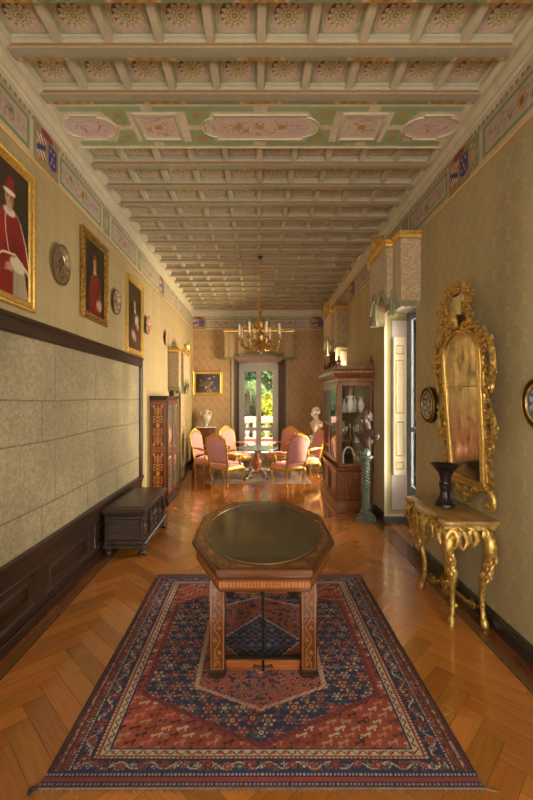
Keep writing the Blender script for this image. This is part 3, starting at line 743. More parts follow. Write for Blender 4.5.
    e = dy  # extra flat-woven end bands
    def eb(c, a, b, col): return over(c, ((e >= a) & (e < b)) * 1.0, col)
    c = eb(c, 0, .088, NV); c = over(c, ((e >= .060) & (e < .074) & (((X * 54) % 1) < .5)) * .85, IV); c = eb(c, .032, .052, (140, 56, 46)); c = over(c, ((e >= .014) & (e < .026) & (((X * 50) % 1) < .5)) * 1.0, (150, 138, 124)); c = eb(c, 0, .010, (90, 64, 52))
    w = vn(X * 1.0, Y, 2.2, 61); c = c * (.86 + .26 * w)[..., None]
    return c
rg = thing('oriental_rug', 'large red and navy oriental rug with a hexagonal medallion under the octagonal table', 'rug', (RX, RY, 0))
def rdisp(U, V): return .0035 * (vn(U, V, 6, 71) - .5) * np.where((V < .98) & (V > .02), 1, .6)
m = MB(); m.grid((-RW / 2, 0, .009), (RW, 0, 0), (0, RL, 0), 500, 540, rug_fn, rdisp)
n0 = len(m.v); m.add([(-RW / 2, 0, .0005), (RW / 2, 0, .0005), (RW / 2, RL, .0005), (-RW / 2, RL, .0005), (-RW / 2, 0, .0085), (RW / 2, 0, .0085), (RW / 2, RL, .0085), (-RW / 2, RL, .0085)],
      [(0, 1, 5, 4), (1, 2, 6, 5), (2, 3, 7, 6), (3, 0, 4, 7), (3, 2, 1, 0)], [(.06, .03, .03)] * 8)
m.build('pile', TEX, rg, smooth=0)
FR = plain('wool_fringe', (120, 96, 78), .9, 0, .2, 40)
for y0, s in ((0, -1), (RL, 1)):
    m = MB()
    for i in range(330):
        x = -RW / 2 + RW * (i + .5) / 330; l = .006 + .018 * rng.rand() ** 2; dx_ = (rng.rand() - .5) * .03
        m.tube([(x, y0, .006), (x + dx_ * .5, y0 + s * l * .6, .005), (x + dx_, y0 + s * l, .002)], .0018, n=3, sub=1)
    m.tube([(-RW / 2, y0, .006), (0, y0 - .002 * s, .006), (RW / 2, y0, .006)], .004, n=4)
    if s < 0:
        q = MB(); q.tube([(-RW / 2, 0, .01), (-RW / 2 - .03, -.012, .012), (-RW / 2 - .025, -.03, .01)], [.006, .012, .009]); q.build('tassel', plain('dark_wool', (44, 36, 38), .9), rg); q = MB(); q.tube([(RW / 2, 0, .008), (RW / 2 + .03, -.01, .006), (RW / 2 + .06, -.012, .004)], [.005, .004, .002]); q.build('tassel', FR, rg)
    m.build('fringe', FR, rg, smooth=0)
def grey_rug(U, V):
    X, Y = U * 2.3, V * 1.5; c = np.zeros(U.shape + (3,)) + np.array((142, 128, 116)); d = np.minimum(np.minimum(X, 2.3 - X), np.minimum(Y, 1.5 - Y))
    c = over(c, ((d > .05) & (d < .2)) * 1.0, (112, 96, 92)); c = flowers(c, X, Y, .15, .14, (d > .05) * 1.0, [(170, 156, 140), (104, 82, 84), (150, 120, 112)], .045, 77)
    return c * (.85 + .3 * vn(X, Y, 5, 3))[..., None]
r2 = thing('faded_rug', 'faded grey-beige rug under the round table by the far window', 'rug', (-1.12, 8.62, 0))
m = MB(); m.grid((0, 0, .008), (2.3, 0, 0), (0, 1.5, 0), 150, 100, grey_rug); m.add([(0, 0, .0005), (2.3, 0, .0005), (2.3, 1.5, .0005), (0, 1.5, .0005), (0, 0, .0075), (2.3, 0, .0075), (2.3, 1.5, .0075), (0, 1.5, .0075)], [(0, 1, 5, 4), (1, 2, 6, 5), (2, 3, 7, 6), (3, 0, 4, 7)], [(.15, .12, .1)] * 8)
m.build('pile', TEX, r2, smooth=0)

# ---- octagonal inlaid table
INL = vcol('inlaid_walnut', .26, 0, 60, .12, .03, Coat_Weight=.3)
def inlay_v(w, h, seed=0, base=(84, 50, 26), lit=(172, 108, 52)):
    # scrolling stem with leaves, symmetric about the middle, running in V
    def fn(U, V):
        x = (U - .5) * w; y = V * h; c = np.zeros(U.shape + (3,)) + np.array(base, float); c = c * (.85 + .3 * vn(x * 6, y * .5, 12, seed))[..., None]
        c = over(c, 1 - B(x, y, -w / 2 + w * .07, w / 2 - w * .07, w * .07, h - w * .07, .001), (52, 28, 16))
        c = over(c, (1 - B(x, y, -w / 2 + w * .12, w / 2 - w * .12, w * .12, h - w * .12, .001)) * B(x, y, -w / 2 + w * .08, w / 2 - w * .08, w * .08, h - w * .08, .001), (160, 96, 44))
        p = w * 1.5; ph = y / p; s = w * .17 * np.sin(ph * 2 * PI); m = sm(np.abs(x - s), w * .035, w * .012); m = np.maximum(m, .8 * arabesque(x, y, 1.0 / (w * .32), seed + 2) * (vn(x, y, 1 / (w * .5), seed + 6) > .35))
        k = (ph * 2) % 1 - .5; side = np.where(np.floor(ph * 2) % 2 == 0, 1, -1); lx = x + side * w * .14; ly = k * p / 2
        r = np.sqrt(lx ** 2 + ly ** 2); a = np.arctan2(ly, lx); m = np.maximum(m, .9 * sm(r, w * .12 * (1 + .4 * np.cos(3 * a + ph)), w * .08 * (1 + .4 * np.cos(3 * a + ph))) * (r > w * .04))
        ins = B(x, y, -w / 2 + w * .16, w / 2 - w * .16, w * .16, h - w * .16, .001)
        return over(c, m * ins * .7, lit)
    return fn
TX, TY = .045, 3.205
ot = thing('octagonal_table', 'octagonal inlaid walnut table with dark oval glass top standing on the large rug', 'table', (TX, TY, .0125))
def octo(k=0.0, kz=None): 
    a, b, c_, d_ = .29, .517, .80, .295; s = 1
    return [(-a + k * .41, -c_ + k), (a - k * .41, -c_ + k), (b - k, -d_ + k * .41), (b - k, d_ - k * .41), (a - k * .41, c_ - k), (-a + k * .41, c_ - k), (-b + k, d_ - k * .41), (-b + k, -d_ + k * .41)]
m = MB(); R = []
for k, z in ((.10, .655), (.035, .655), (.030, .668), (.030, .735), (.022, .742), (.012, .752), (.012, .762), (0, .770), (0, .792), (.004, .797), (.006, .80)): R.append([(x, y, z) for x, y in octo(k)])
R.append([(x, y, .80) for x, y in octo(.02)])
m.loft(R, caps=False)
def vein(U, V): return 0
tp = m.build('table_top', wood('table_top_walnut', (60, 34, 18), (112, 66, 34), .3, 0), ot, smooth=25)
# top surface with oval cut-out (ring from octagon to ellipse)
m = MB(); O = octo(.02); N = 96; ring1, ring2 = [], []
def on_oct(a):
    dx_, dy_ = math.cos(a), math.sin(a); best = 9
    for i in range(8):
        (x0, y0), (x1, y1) = O[i], O[(i + 1) % 8]; ex, ey = x1 - x0, y1 - y0; den = dx_ * ey - dy_ * ex
        if abs(den) < 1e-9: continue
        t = (x0 * ey - y0 * ex) / den; u = (x0 * dy_ - y0 * dx_) / den
        if t > 0 and -1e-6 <= u <= 1 + 1e-6: best = min(best, t)
    return best
vs, cs, fs = [], [], []
K = 9
for i in range(N):
    a = 2 * PI * i / N; ro = on_oct(a); ri = 1 / math.sqrt((math.cos(a) / .437) ** 2 + (math.sin(a) / .712) ** 2)
    for k in range(K):
        r = ri + (ro - ri) * k / (K - 1); vs.append((r * math.cos(a), r * math.sin(a), .8005)); cs.append((0, 0, 0))
V_ = np.array(vs); r_ = np.hypot(V_[:, 0], V_[:, 1]); rad = V_[:, :2] / r_[:, None]
colr = np.zeros((len(vs), 3)) + np.array((104, 66, 38)) 
kk = np.tile(np.arange(K), N); ang = np.repeat(np.arange(N), K)
colr[(kk == 0)] = (150, 120, 70); colr[(kk == 1)] = (44, 26, 14); colr[(kk >= 3) & (kk <= 5) & ((ang * 5) % 7 < 3)] = (138, 94, 50); colr[kk == 8] = (60, 36, 20)
for i in range(N):
    for k in range(K - 1):
        j = (i + 1) % N; fs.append((i * K + k, i * K + k + 1, j * K + k + 1, j * K + k))
m.add(vs, fs, [tuple(q) for q in lin(colr).tolist()]); m.build('inlaid_border', INL, ot, smooth=0)
m = MB(); m.lathe([(.0005, .7995), (.436, .7995), (.436, .8005), (.0005, .803)], n=72, sy=.711 / .436)
m.build('oval_glass', NT('dark_olive_glass').bsdf((.085, .078, .042, 1), .09, 0, Specular_IOR_Level=.7), ot, smooth=25)
m = MB(); m.tube([(.438 * math.cos(2 * PI * i / 48), .713 * math.sin(2 * PI * i / 48), .802) for i in range(48)], .0035, n=6, sub=1, closed=True); m.build('brass_rim', plain('aged_brass', (150, 128, 84), .35, .8), ot)
m = MB(); oo = octo(.0285)
for i in range(8):
    (x0, y0), (x1, y1) = oo[i], oo[(i + 1) % 8]; ln = math.hypot(x1 - x0, y1 - y0)
    def band_fn(U, V, ln=ln):
        x = U * ln; c = np.zeros(U.shape + (3,)) + np.array((122, 72, 34.)); t = (x / .042) % 1 - .5; y = V - .5
        c = over(c, (1 - B(x, V, 0, ln, .16, .84, .01)), (92, 46, 22)); c = over(c, ((np.abs(t) < .36) & (np.abs(y) < .22)) * .9, (184, 124, 64)); c = over(c, ((np.abs(t) < .12) & (np.abs(y) < .22)) * 1.0, (112, 60, 30)); c = over(c, ((np.abs(np.abs(t) - .26) < .05) & (np.abs(y) < .1)) * 1.0, (112, 60, 30)); return c
    m.grid((x0, y0, .668), (x1 - x0, y1 - y0, 0), (0, 0, .066), max(30, int(ln / .0035)), 16, band_fn)
m.build('inlaid_apron', INL, ot, smooth=0)
def leg(sx, sy):
    m = MB(); w = .052; cx, cy = sx * .300 - .005, sy * .54
    f = inlay_v(.104, .585, 3); z0 = .055
    m.grid((cx - w, cy - w, z0), (2 * w, 0, 0), (0, 0, .60), 28, 150, f); m.grid((cx + w, cy + w, z0), (-2 * w, 0, 0), (0, 0, .60), 20, 100, f)
    m.grid((cx + w, cy - w, z0), (0, 2 * w, 0), (0, 0, .60), 20, 100, f); m.grid((cx - w, cy + w, z0), (0, -2 * w, 0), (0, 0, .60), 20, 100, f)
    l = m.build('leg', INL, ot, smooth=0); q = MB(); q.box(cx - .058, cx + .058, cy - .058, cy + .058, .022, .058, .005); q.box(cx - .045, cx + .045, cy - .045, cy + .045, 0, .024, .004); q.build('foot', DKWZ, l, smooth=30)
for sx in (-1, 1):
    for sy in (-1, 1): leg(sx, sy)
TW = wood('table_rail_walnut', (92, 46, 22), (160, 92, 44), .3, 0)
for sy in (-1, 1):
    m = MB(); m.box(-.255, .245, sy * .52 - .02, sy * .52 + .02, .022, .088, .005); r = m.build('stretcher', TW, ot, smooth=30)
    m = MB(); m.box(-.255, .245, sy * .52 - .012, sy * .52 + .012, .090, .106, .003); m.box(-.012, .004, sy * .52 - .008, sy * .52 + .008, .10, .66, .002); m.box(-.02, .012, sy * .52 - .012, sy * .52 + .012, .30, .345, .003)
    for s in (-1, 1): m.scroll(0, 0, .001, 0, .2, .001) if False else m.tube([(-.004, sy * .52 - .022, .055), (-.004 + s * .03, sy * .52 - .028, .052), (-.004 + s * .055, sy * .52 - .026, .062), (-.004 + s * .06, sy * .52 - .024, .045)], .006, n=6)
    m.tube([(-.004, sy * .52 - .024, .025), (-.004, sy * .52 - .026, .09)], .008); m.build('iron_fitting', IRON, ot, smooth=30)
    m = MB(); m.box(-.25, .24, sy * .52 - .03, sy * .52 + .03, .60, .656, .004); m.build('rail', DKW, ot, smooth=30)
for sx in (-1, 1):
    m = MB(); m.box(sx * .3 - .035, sx * .3 + .025, -.47, .47, .60, .656, .004); m.build('side_rail', DKW, ot, smooth=30)

# ================================================================ PAINTINGS AND PLATES
FRP = [(0, 0), (0, .028), (.006, .036), (.018, .040), (.028, .034), (.034, .024), (.052, .020), (.062, .026), (.070, .024), (.078, .012), (.082, .012)]
def picture(name, label, M, W, H, fn, nu, nv, mat=GOLD2, prof=FRP, fw=.082, cat='painting', tilt=0):
    t = thing(name, label, cat, M=M @ Matrix.Rotation(tilt, 4, 'X'))
    m = MB(); m.frame(W, H, prof); m.box(-W / 2 + .01, W / 2 - .01, -H / 2 + .01, H / 2 - .01, .001, .006); m.build('frame', mat, t, smooth=25)
    m = MB(); m.grid((-W / 2 + fw, -H / 2 + fw, .013), (W - 2 * fw, 0, 0), (0, H - 2 * fw, 0), nu, nv, fn); m.build('canvas', OIL, t, smooth=0); return t
def shade(c, X, Y, seed): return c * (.82 + .36 * vn(X, Y, 9, seed))[..., None]
def face(c, X, Y, cx, cy, s, beard=True, turn=0):
    c = over(c, E(X, Y, cx, cy, .62 * s, .85 * s, .15), (176, 128, 96)); c = over(c, E(X, Y, cx + (.34 - turn) * s, cy, .22 * s, .6 * s, .5) * .5, (110, 70, 50)); c = over(c, E(X, Y, cx - .2 * s, cy + .3 * s, .3 * s, .3 * s, .6) * .5, (208, 164, 130))
    for k in (-.26, .24): c = over(c, E(X, Y, cx + k * s, cy + .16 * s, .12 * s, .07 * s, .3), (52, 34, 28)); c = over(c, E(X, Y, cx + k * s, cy + .30 * s, .17 * s, .04 * s, .4) * .8, (90, 58, 42))
    c = over(c, E(X, Y, cx - .02 * s, cy - .05 * s, .08 * s, .24 * s, .5) * .6, (206, 150, 118)); c = over(c, E(X, Y, cx, cy - .24 * s, .11 * s, .05 * s, .4) * .7, (110, 66, 52)); c = over(c, E(X, Y, cx, cy - .45 * s, .2 * s, .06 * s, .3), (134, 62, 54))
    if beard: c = over(c, E(X, Y, cx, cy - .78 * s, .42 * s, .36 * s, .3) * .85, (166, 152, 136)); c = over(c, E(X, Y, cx, cy - .36 * s, .34 * s, .07 * s, .3) * .7, (170, 156, 140))
    return c
def portrait1(U, V):
    X = U * .79 - .09; Y = V * .95; c = np.zeros(U.shape + (3,)) + np.array((44, 34, 24)); c = over(c, E(X, Y, .18, .65, .3, .4, .6) * .4, (78, 62, 40)); c = shade(c, X, Y, 3)
    # chair back and red cape
    c = over(c, PG(X, Y, [(.02, .1), (.02, .58), (.07, .62), (.1, .1)]), (90, 54, 24))
    cape = PG(X, Y, [(.36, .60), (.52, .64), (.60, .56), (.67, .42), (.73, .20), (.72, .17), (.62, .25), (.52, .30), (.38, .28), (.24, .18), (.13, .20), (.16, .42), (.24, .56)])
    c = over(c, cape, (122, 26, 26)); c = over(c, cape * sm(vn(X, Y * .4, 14, 5), .45, .8) * .6, (92, 14, 18)); c = over(c, cape * E(X, Y, .36, .46, .10, .16, .6) * .5, (156, 44, 38))
    c = over(c, PG(X, Y, [(.24, .18), (.38, .28), (.52, .30), (.62, .25), (.66, .0), (.14, .0), (.15, .14)]), (120, 24, 24))
    c = over(c, PG(X, Y, [(.50, .0), (.50, .2), (.64, .22), (.70, .0)]), (164, 150, 124)); fold = (np.abs((X * 34) % 1 - .5) < .14) & (X > .49) & (Y < .2); c = over(c, fold * .4, (90, 78, 60))
    c = over(c, E(X, Y, .555, .235, .10, .055, .15, -.2), (196, 184, 162)); c = over(c, E(X, Y, .2, .16, .09, .06, .15, .3), (192, 180, 158))
    edge = cape * (1 - PG(X, Y, [(.36, .60), (.52, .64), (.59, .56), (.655, .42), (.71, .22), (.60, .275), (.52, .315), (.38, .295), (.24, .20), (.14, .22), (.17, .42), (.25, .56)])); c = over(c, edge, (206, 190, 160))
    for k, (hx, hy) in enumerate(((.455, .20), (.29, .155))):
        c = over(c, E(X, Y, hx, hy, .045, .028, .2, -.3), (184, 140, 108))
        for q in range(4): c = over(c, E(X, Y, hx - .04 + .006 * q, hy - .03 + .014 * q, .028, .006, .3, .2), (172, 124, 94))
    c = over(c, sm(np.abs(X - .435 - .03 * np.sin(Y * 9)), .006, .003) * B(X, Y, .3, .6, .3, .6), (210, 196, 168))
    c = over(c, E(X, Y, .455, .605, .075, .035, .2), (206, 194, 172)); c = face(c, X, Y, .455, .70, .085, True)
    c = over(c, E(X, Y, .455, .775, .068, .05, .12), (122, 26, 26)); c = over(c, E(X, Y, .455, .748, .075, .02, .2), (216, 206, 186)); c = over(c, E(X, Y, .47, .83, .045, .04, .2), (134, 24, 26)); return c
def portrait2(U, V):
    X = U * .60; Y = V * .78; c = np.zeros(U.shape + (3,)) + np.array((36, 28, 18)); c = shade(c, X, Y, 8); c = over(c, PG(X, Y, [(0, .35), (.1, .78), (0, .78)]), (60, 48, 28))
    b = PG(X, Y, [(.12, 0), (.10, .22), (.17, .40), (.28, .47), (.42, .40), (.50, .22), (.50, 0)]); c = over(c, b, (118, 28, 24)); c = over(c, b * sm(vn(X, Y * .4, 16, 5), .5, .8) * .6, (84, 14, 14))
    c = over(c, E(X, Y, .42, .12, .09, .06, .3), (176, 148, 120)); c = over(c, E(X, Y, .44, .08, .035, .025, .3), (196, 150, 116)); c = over(c, E(X, Y, .29, .46, .06, .02, .3), (170, 160, 140)); c = face(c, X, Y, .29, .56, .085, True); c = over(c, E(X, Y, .29, .632, .055, .03, .2), (130, 30, 26)); return c
def portrait3(U, V):
    X = U * .66; Y = V * .97; c = np.zeros(U.shape + (3,)) + np.array((44, 28, 18)); c = shade(c, X, Y, 12)
    b = PG(X, Y, [(.12, 0), (.10, .3), (.22, .52), (.40, .52), (.54, .3), (.56, 0)]); c = over(c, b, (66, 32, 26)); c = over(c, E(X, Y, .42, .45, .10, .07, .4, .6), (182, 170, 150)); c = over(c, E(X, Y, .48, .36, .05, .06, .4), (190, 150, 120)); c = over(c, E(X, Y, .28, .2, .12, .07, .4, -.4), (170, 140, 112))
    c = over(c, E(X, Y, .33, .57, .05, .03, .3), (180, 168, 150)); return face(c, X, Y, .33, .66, .08, False)
def still(U, V):
    X = U * .72; Y = V * .54; c = np.zeros(U.shape + (3,)) + np.array((40, 30, 18)); c = shade(c, X, Y, 2); c = over(c, B(X, Y, 0, .72, 0, .12), (66, 44, 26))
    r = np.random.RandomState(4)
    for i in range(46):
        x, y = .36 + r.randn() * .13, .24 + r.randn() * .08; q = .018 + .03 * r.rand(); col = [(120, 84, 40), (150, 112, 66), (90, 46, 26), (86, 84, 44), (160, 130, 90)][i % 5]
        c = over(c, E(X, Y, x, y, q, q * .85, .3) * .85, col); c = over(c, E(X, Y, x - q * .3, y + q * .3, q * .35, q * .3, .5) * .6, np.array(col) * 1.35); c = over(c, E(X, Y, x + q * .4, y - q * .4, q * .5, q * .4, .5) * .4, (30, 20, 12))
    return c
picture('portrait_painting', 'large gilt-framed portrait of a seated cardinal in red, nearest on the left wall', on_left(2.82, 3.105), .95, 1.12, portrait1, 110, 132)
picture('portrait_painting', 'gilt-framed half-length portrait of a man in red between the two silvery wall plates', on_left(4.525, 3.185, .008), .70, .95, portrait2, 80, 100, GOLDD, tilt=.0)
picture('portrait_painting', 'tall narrow-looking gilt-framed dark portrait, farthest of the three on the left wall', on_left(6.02, 3.065), .79, 1.13, portrait3, 74, 108)
picture('still_life_painting', 'small horizontal gilt-framed dark still life on the far wall above the vase', on_end(-1.41, 2.27), .86, .70, still, 90, 70)

def plate_fn(seed, base, inks, n):
    def fn(U, V):
        x, y = U * 2 - 1, V * 2 - 1; r = np.hypot(x, y); a = np.arctan2(y, x); c = np.zeros(U.shape + (3,)) + np.array(base, float)
        c = over(c, sm(np.abs(r - .62), .04, .015), inks[0]); c = over(c, sm(np.abs(r - .93), .05, .02), inks[0])
        w = (r > .66) & (r < .9) & (np.cos(n * a) > .1); c = over(c, w * (vn(x, y, 9, seed) > .4) * .8, inks[1]); c = over(c, (r < .55) * (vn(x, y, 5, seed + 1) > .5) * .75, inks[1]); c = over(c, (r < .5) * (vn(x, y, 6, seed + 2) > .66) * .8, inks[2]); return c
    return fn
def wall_plate(label, M, d, colfn, rough, metal, oval=1.0, rim=None, tilt=.12, group=None):
    t = thing('wall_plate', label, 'plate', M=M @ Matrix.Rotation(tilt, 4, 'X'), group=group); R = d / 2; m = MB(); vs, fs = [], []; NR, NA = 26, 64
    for j in range(NR):
        q = j / (NR - 1); z = .012 + (.0 if q < .55 else .022 * (q - .55) / .45) + .004 * sm(np.array(abs(q - .6)), .04, .0).item()
        for i in range(NA):
            a = 2 * PI * i / NA; s = q * R * (1 + (.02 * math.cos(16 * a) if q > .95 else 0)); vs.append((s * math.cos(a) * oval, s * math.sin(a), z))
    for j in range(NR - 1):
        for i in range(NA): k = (i + 1) % NA; fs.append((j * NA + i, j * NA + k, (j + 1) * NA + k, (j + 1) * NA + i))
    P = np.array(vs); cols = lin(colfn(P[:, 0] / (2 * R * oval) + .5, P[:, 1] / (2 * R) + .5)); m.add(vs, fs, [tuple(c) for c in cols.tolist()])
    m.build('dish', vcol('dish_glaze', rough, metal, 40, .12, .1), t, smooth=50)
    m = MB(); m.lathe([(R * .45, .0), (R * .5, .004), (R * .98, .028), (R * 1.0, .036), (R * .985, .0365)], n=48, sx=oval, caps=False); m.build('rim', rim or plain('pewter_back', (150, 138, 116), .35, .6), t, smooth=50); return t
SILV = plate_fn(3, (176, 160, 130), ((110, 92, 62), (140, 112, 74), (92, 60, 40)), 12)
wall_plate('large embossed silvery plate on the left wall beside the seated cardinal portrait', on_left(3.735, 3.09, .002), .375, SILV, .3, .75, oval=.86, tilt=.05)
wall_plate('brown-patterned silvery plate on the left wall between the second and third portraits', on_left(5.20, 3.10, .002), .33, plate_fn(6, (190, 172, 142), ((126, 84, 52), (150, 90, 60), (90, 50, 36)), 9), .35, .4, oval=.88, tilt=.05)
wall_plate('round rust-patterned plate on the left wall just beyond the farthest portrait', on_left(6.64, 3.06, .012), .31, plate_fn(9, (176, 140, 110), ((120, 60, 44), (140, 70, 52), (80, 50, 44)), 10), .3, 0, oval=.9, tilt=.05)
wall_plate('pinkish plate on the left wall, farthest of the four and above the inlaid cabinet', on_left(8.04, 3.06, .012), .31, plate_fn(12, (196, 160, 140), ((140, 74, 60), (156, 90, 74), (90, 60, 54)), 8), .3, 0, oval=.9, tilt=.05)
BLK = plain('blackened_gilt_rim', (58, 44, 26), .3, .4, .3, 30)
BW_ = plate_fn(15, (176, 182, 184), ((40, 48, 70), (60, 74, 100), (150, 54, 40)), 10)
def ring_plate(label, y, z, d, ov, seed):
    t = wall_plate(label, on_right(y, z, .02), d * .70, plate_fn(seed, (150, 154, 150), ((40, 46, 64), (52, 62, 86), (120, 50, 38)), 10), .25, 0, ov, tilt=.03)
    R = d / 2; P = [(R * .70, .02), (R * .74, .040), (R * .86, .050), (R * .98, .040), (R, .02), (R * .98, -.012), (R * .7, -.012), (R * .70, .02)]
    m = MB(); m.lathe([(a, b) for a, b in P], n=48, sx=ov, caps=False); m.build('frame', BLK, t, smooth=40); m = MB()
    m.tube([(R * .72 * ov * math.cos(2 * PI * i / 32), R * .72 * math.sin(2 * PI * i / 32), .040) for i in range(32)], .006, n=6, sub=1, closed=True); m.tube([(R * .97 * ov * math.cos(2 * PI * i / 32), R * .97 * math.sin(2 * PI * i / 32), .040) for i in range(32)], .005, n=6, sub=1, closed=True); m.build('gilt_line', GOLD, t)
ring_plate('blue and white dish in dark round frame, left of the gilt mirror', 4.36, 1.775, .40, .92, 15)
ring_plate('blue and white dish in dark gilt frame, right of the gilt mirror', 2.63, 1.815, .37, .92, 18)
# ================================================================ GILT MIRROR
def carve(m, path, w, dens, seed, out=1.0, z=.02, leaf_len=2.1):
    dens *= 1.35
    """acanthus scrolls and leaves along an XY path"""
    r = random.Random(seed); Q = crom([(x, y, 0) for x, y in path], 6); acc = 0
    for a, b in zip(Q[:-1], Q[1:]):
        acc += (b - a).length
        if acc < dens: continue
        acc = 0; d = (b - a).normalized(); n = Vector((d.y, -d.x, 0)) * out; p = a
        k = r.choice((0, 1, 1, 2)); L = w * leaf_len * (.7 + .6 * r.random())
        if k == 0: m.scroll(p.x + n.x * w, p.y + n.y * w, w * 1.1, math.atan2(-n.y, -n.x), 1.1, w * .28, z, hand=r.choice((-1, 1)))
        else:
            s = r.choice((-1, 1)) * (.5 + .5 * r.random()); q = p + n * L + d * s * L * .6
            m.leaf((p.x, p.y), (q.x, q.y), w * .62, .35 * r.choice((-1, 1)), z + r.random() * .02)
            if k == 2: q = p + n * L * .7 - d * s * L * .7; m.leaf((p.x, p.y), (q.x, q.y), w * .5, .3, z)
MT = on_right(3.60, .93, .012) @ Matrix.Rotation(math.radians(-3.2), 4, 'X').inverted().inverted()
MT = on_right(3.535, .955, .015) @ Matrix.Rotation(math.radians(3.2), 4, 'X')
mr = thing('carved_mirror', 'tall gilt carved rococo mirror hanging on the right wall above the console', 'mirror', M=MT)
# local: x to the viewer's right (towards the camera), y up, z out of the wall
gw = .28
arch = [(-gw, 1.05), (-gw - .01, 1.18), (-gw - .0, 1.32), (-gw + .05, 1.40), (-.10, 1.47), (0, 1.49), (.10, 1.47), (gw - .05, 1.40), (gw, 1.32), (gw + .01, 1.18), (gw, 1.05)]
low = [(-gw + .02, .98), (-gw + .03, .22), (gw - .03, .22), (gw - .02, .98)]
silver = NT('old_mirror_glass'); f = silver.noise(silver.obj(), 5, 6, .7); f2 = silver.noise(silver.obj((1, .3, 1)), 14, 4)
k_ = silver.ramp(silver.math('ADD', silver.math('MULTIPLY', f, .6), silver.math('MULTIPLY', f2, .4)), .40, .62)
silver.bsdf(silver.mix(k_, (.62, .55, .40, 1), (.30, .26, .18, 1)), silver.math('ADD', .07, silver.math('MULTIPLY', k_, .25)), .95)
m = MB(); A2 = [(v.x, v.y) for v in crom([(x, y, 0) for x, y in arch], 5)]
m.prism(A2[::-1] + [(-gw, 1.0), (gw, 1.0)][:0] + [(-gw, 1.0), (gw, 1.0)], .028, .034); m.build('upper_glass', silver.m, mr, smooth=0)
m = MB(); m.prism([(-gw, .996), (-gw + .03, .18), (gw - .03, .18), (gw, .996)][::-1], .028, .034); m.build('lower_glass', silver.m, mr, smooth=0)
m = MB()
outl = [(-gw + .03, .18), (-gw + .015, .6), (-gw, 1.0)] + arch + [(gw, 1.0), (gw - .015, .6), (gw - .03, .18)]
m.tube([(x, y, .04) for x, y in outl], .012, n=8, sub=3); m.tube([(x * 1.10, (y - .18) * 1.010 + .17, .035) for x, y in outl], .018, n=8, sub=3)
m.tube([(x * 1.20, (y - .18) * 1.025 + .16, .025) for x, y in outl], .015, n=8, sub=3)
m.box(-gw - .05, gw + .05, .125, .185, .0, .05, .012); m.tube([(-gw - .03, .19, .045), (gw + .03, .19, .045)], .014); m.box(-gw - .02, gw + .02, .13, 1.3, .002, .02)
m.tube([(-gw + .01, .997, .037), (gw - .01, .997, .037)], .004)
m.build('frame', GOLD2, mr, smooth=45)
cv = MB(); e = gw + .055
for s in (-1, 1):
    side = [(s * e, .20), (s * (e - .01), .45), (s * e, .75), (s * (e + .01), .98), (s * (e + .02), 1.15), (s * (e + .02), 1.32), (s * (e - .05), 1.44), (s * .16, 1.53)]
    carve(cv, side, .036, .030, 11 if s > 0 else 12, out=s, z=.02)
    # big outer scroll arms at shoulder height and mid height
    for yb_, yt, ww in ((.98, 1.42, .15), (.52, .82, .12)):
        P = [(s * e, yb_), (s * (e + ww * .75), yb_ + .05), (s * (e + ww), (yb_ + yt) / 2), (s * (e + ww * .7), yt - .04), (s * (e - .0), yt)]
        cv.tube([(x, y, .03) for x, y in P], [.014, .022, .026, .022, .014], n=7, sub=4); carve(cv, P, .030, .035, 21 + s, out=s, z=.03); carve(cv, P, .020, .06, 31 + s, out=-s, z=.02, leaf_len=1.8)
    cv.scroll(s * (e + .08), .98, .055, PI / 2, 1.3, .018, .03, hand=-s); cv.scroll(s * (e + .05), .50, .05, PI / 2, 1.3, .017, .03, hand=-s)
    # lower feet volutes
    P = [(s * (e - .04), .20), (s * (e + .03), .14), (s * (e + .06), .06), (s * (e + .03), -.0), (s * (e - .03), .0)]
    cv.tube([(x, y, .03) for x, y in P], [.02, .028, .028, .022, .014], n=8); carve(cv, P, .03, .04, 41 + s, out=s, z=.03); cv.scroll(s * (e - .0), .03, .05, 0, 1.2, .02, .04, hand=s)
cv.tube([(-.2, .13, .03), (-.1, .07, .03), (0, -.0, .03), (.1, .07, .03), (.2, .13, .03)], [.015, .022, .026, .022, .015], n=7)
for s in (-1, 1): carve(cv, [(s * .2, .12), (s * .1, .06), (0, .0)], .034, .028, 55 + s, out=-s if s < 0 else 1, z=.03); cv.scroll(s * .07, .09, .04, 0, 1.2, .014, .03, hand=s)
cv.leaf((0, .12), (0, -.03), .04, 0, .04)
cv.build('side_carving', GOLD, mr, smooth=50)
cr = MB(); cr.M = Matrix.Translation((0, 1.5, 0)) @ Matrix.Diagonal((1.25, .76, 1, 1)) @ Matrix.Translation((0, -1.5, 0))
for s in (-1, 1):
    P = [(s * .17, 1.50), (s * .15, 1.62), (s * .13, 1.74), (s * .16, 1.84), (s * .12, 1.93), (0, 1.97)]
    cr.tube([(x, y, .04) for x, y in P], [.022, .02, .022, .024, .02, .018], n=7); carve(cr, P, .042, .026, 61 + s, out=s, z=.04); carve(cr, P, .022, .05, 65 + s, out=-s, z=.04, leaf_len=1.6)
    cr.scroll(s * .12, 1.53, .06, 0, 1.3, .02, .04, hand=-s); cr.scroll(s * .2, 1.80, .04, 0, 1.2, .014, .05, hand=s)
    carve(cr, [(s * .30, 1.44), (s * .2, 1.50), (s * .05, 1.56)], .04, .03, 71 + s, out=-s, z=.04)
cr.tube([(0, 1.52, .05), (0, 1.6, .07), (0, 1.68, .06)], [.03, .045, .03], n=8); cr.leaf((0, 1.58), (0, 1.72), .05, 0, .06)
for k in range(7): a = PI * k / 6; cr.leaf((0, 1.94), (.11 * math.cos(a), 1.94 + .10 * math.sin(a)), .02, .1, .05)
cr.lathe([(.001, .03), (.02, .04)], n=6) if False else None
cr.build('crest', GOLD, mr, smooth=50)
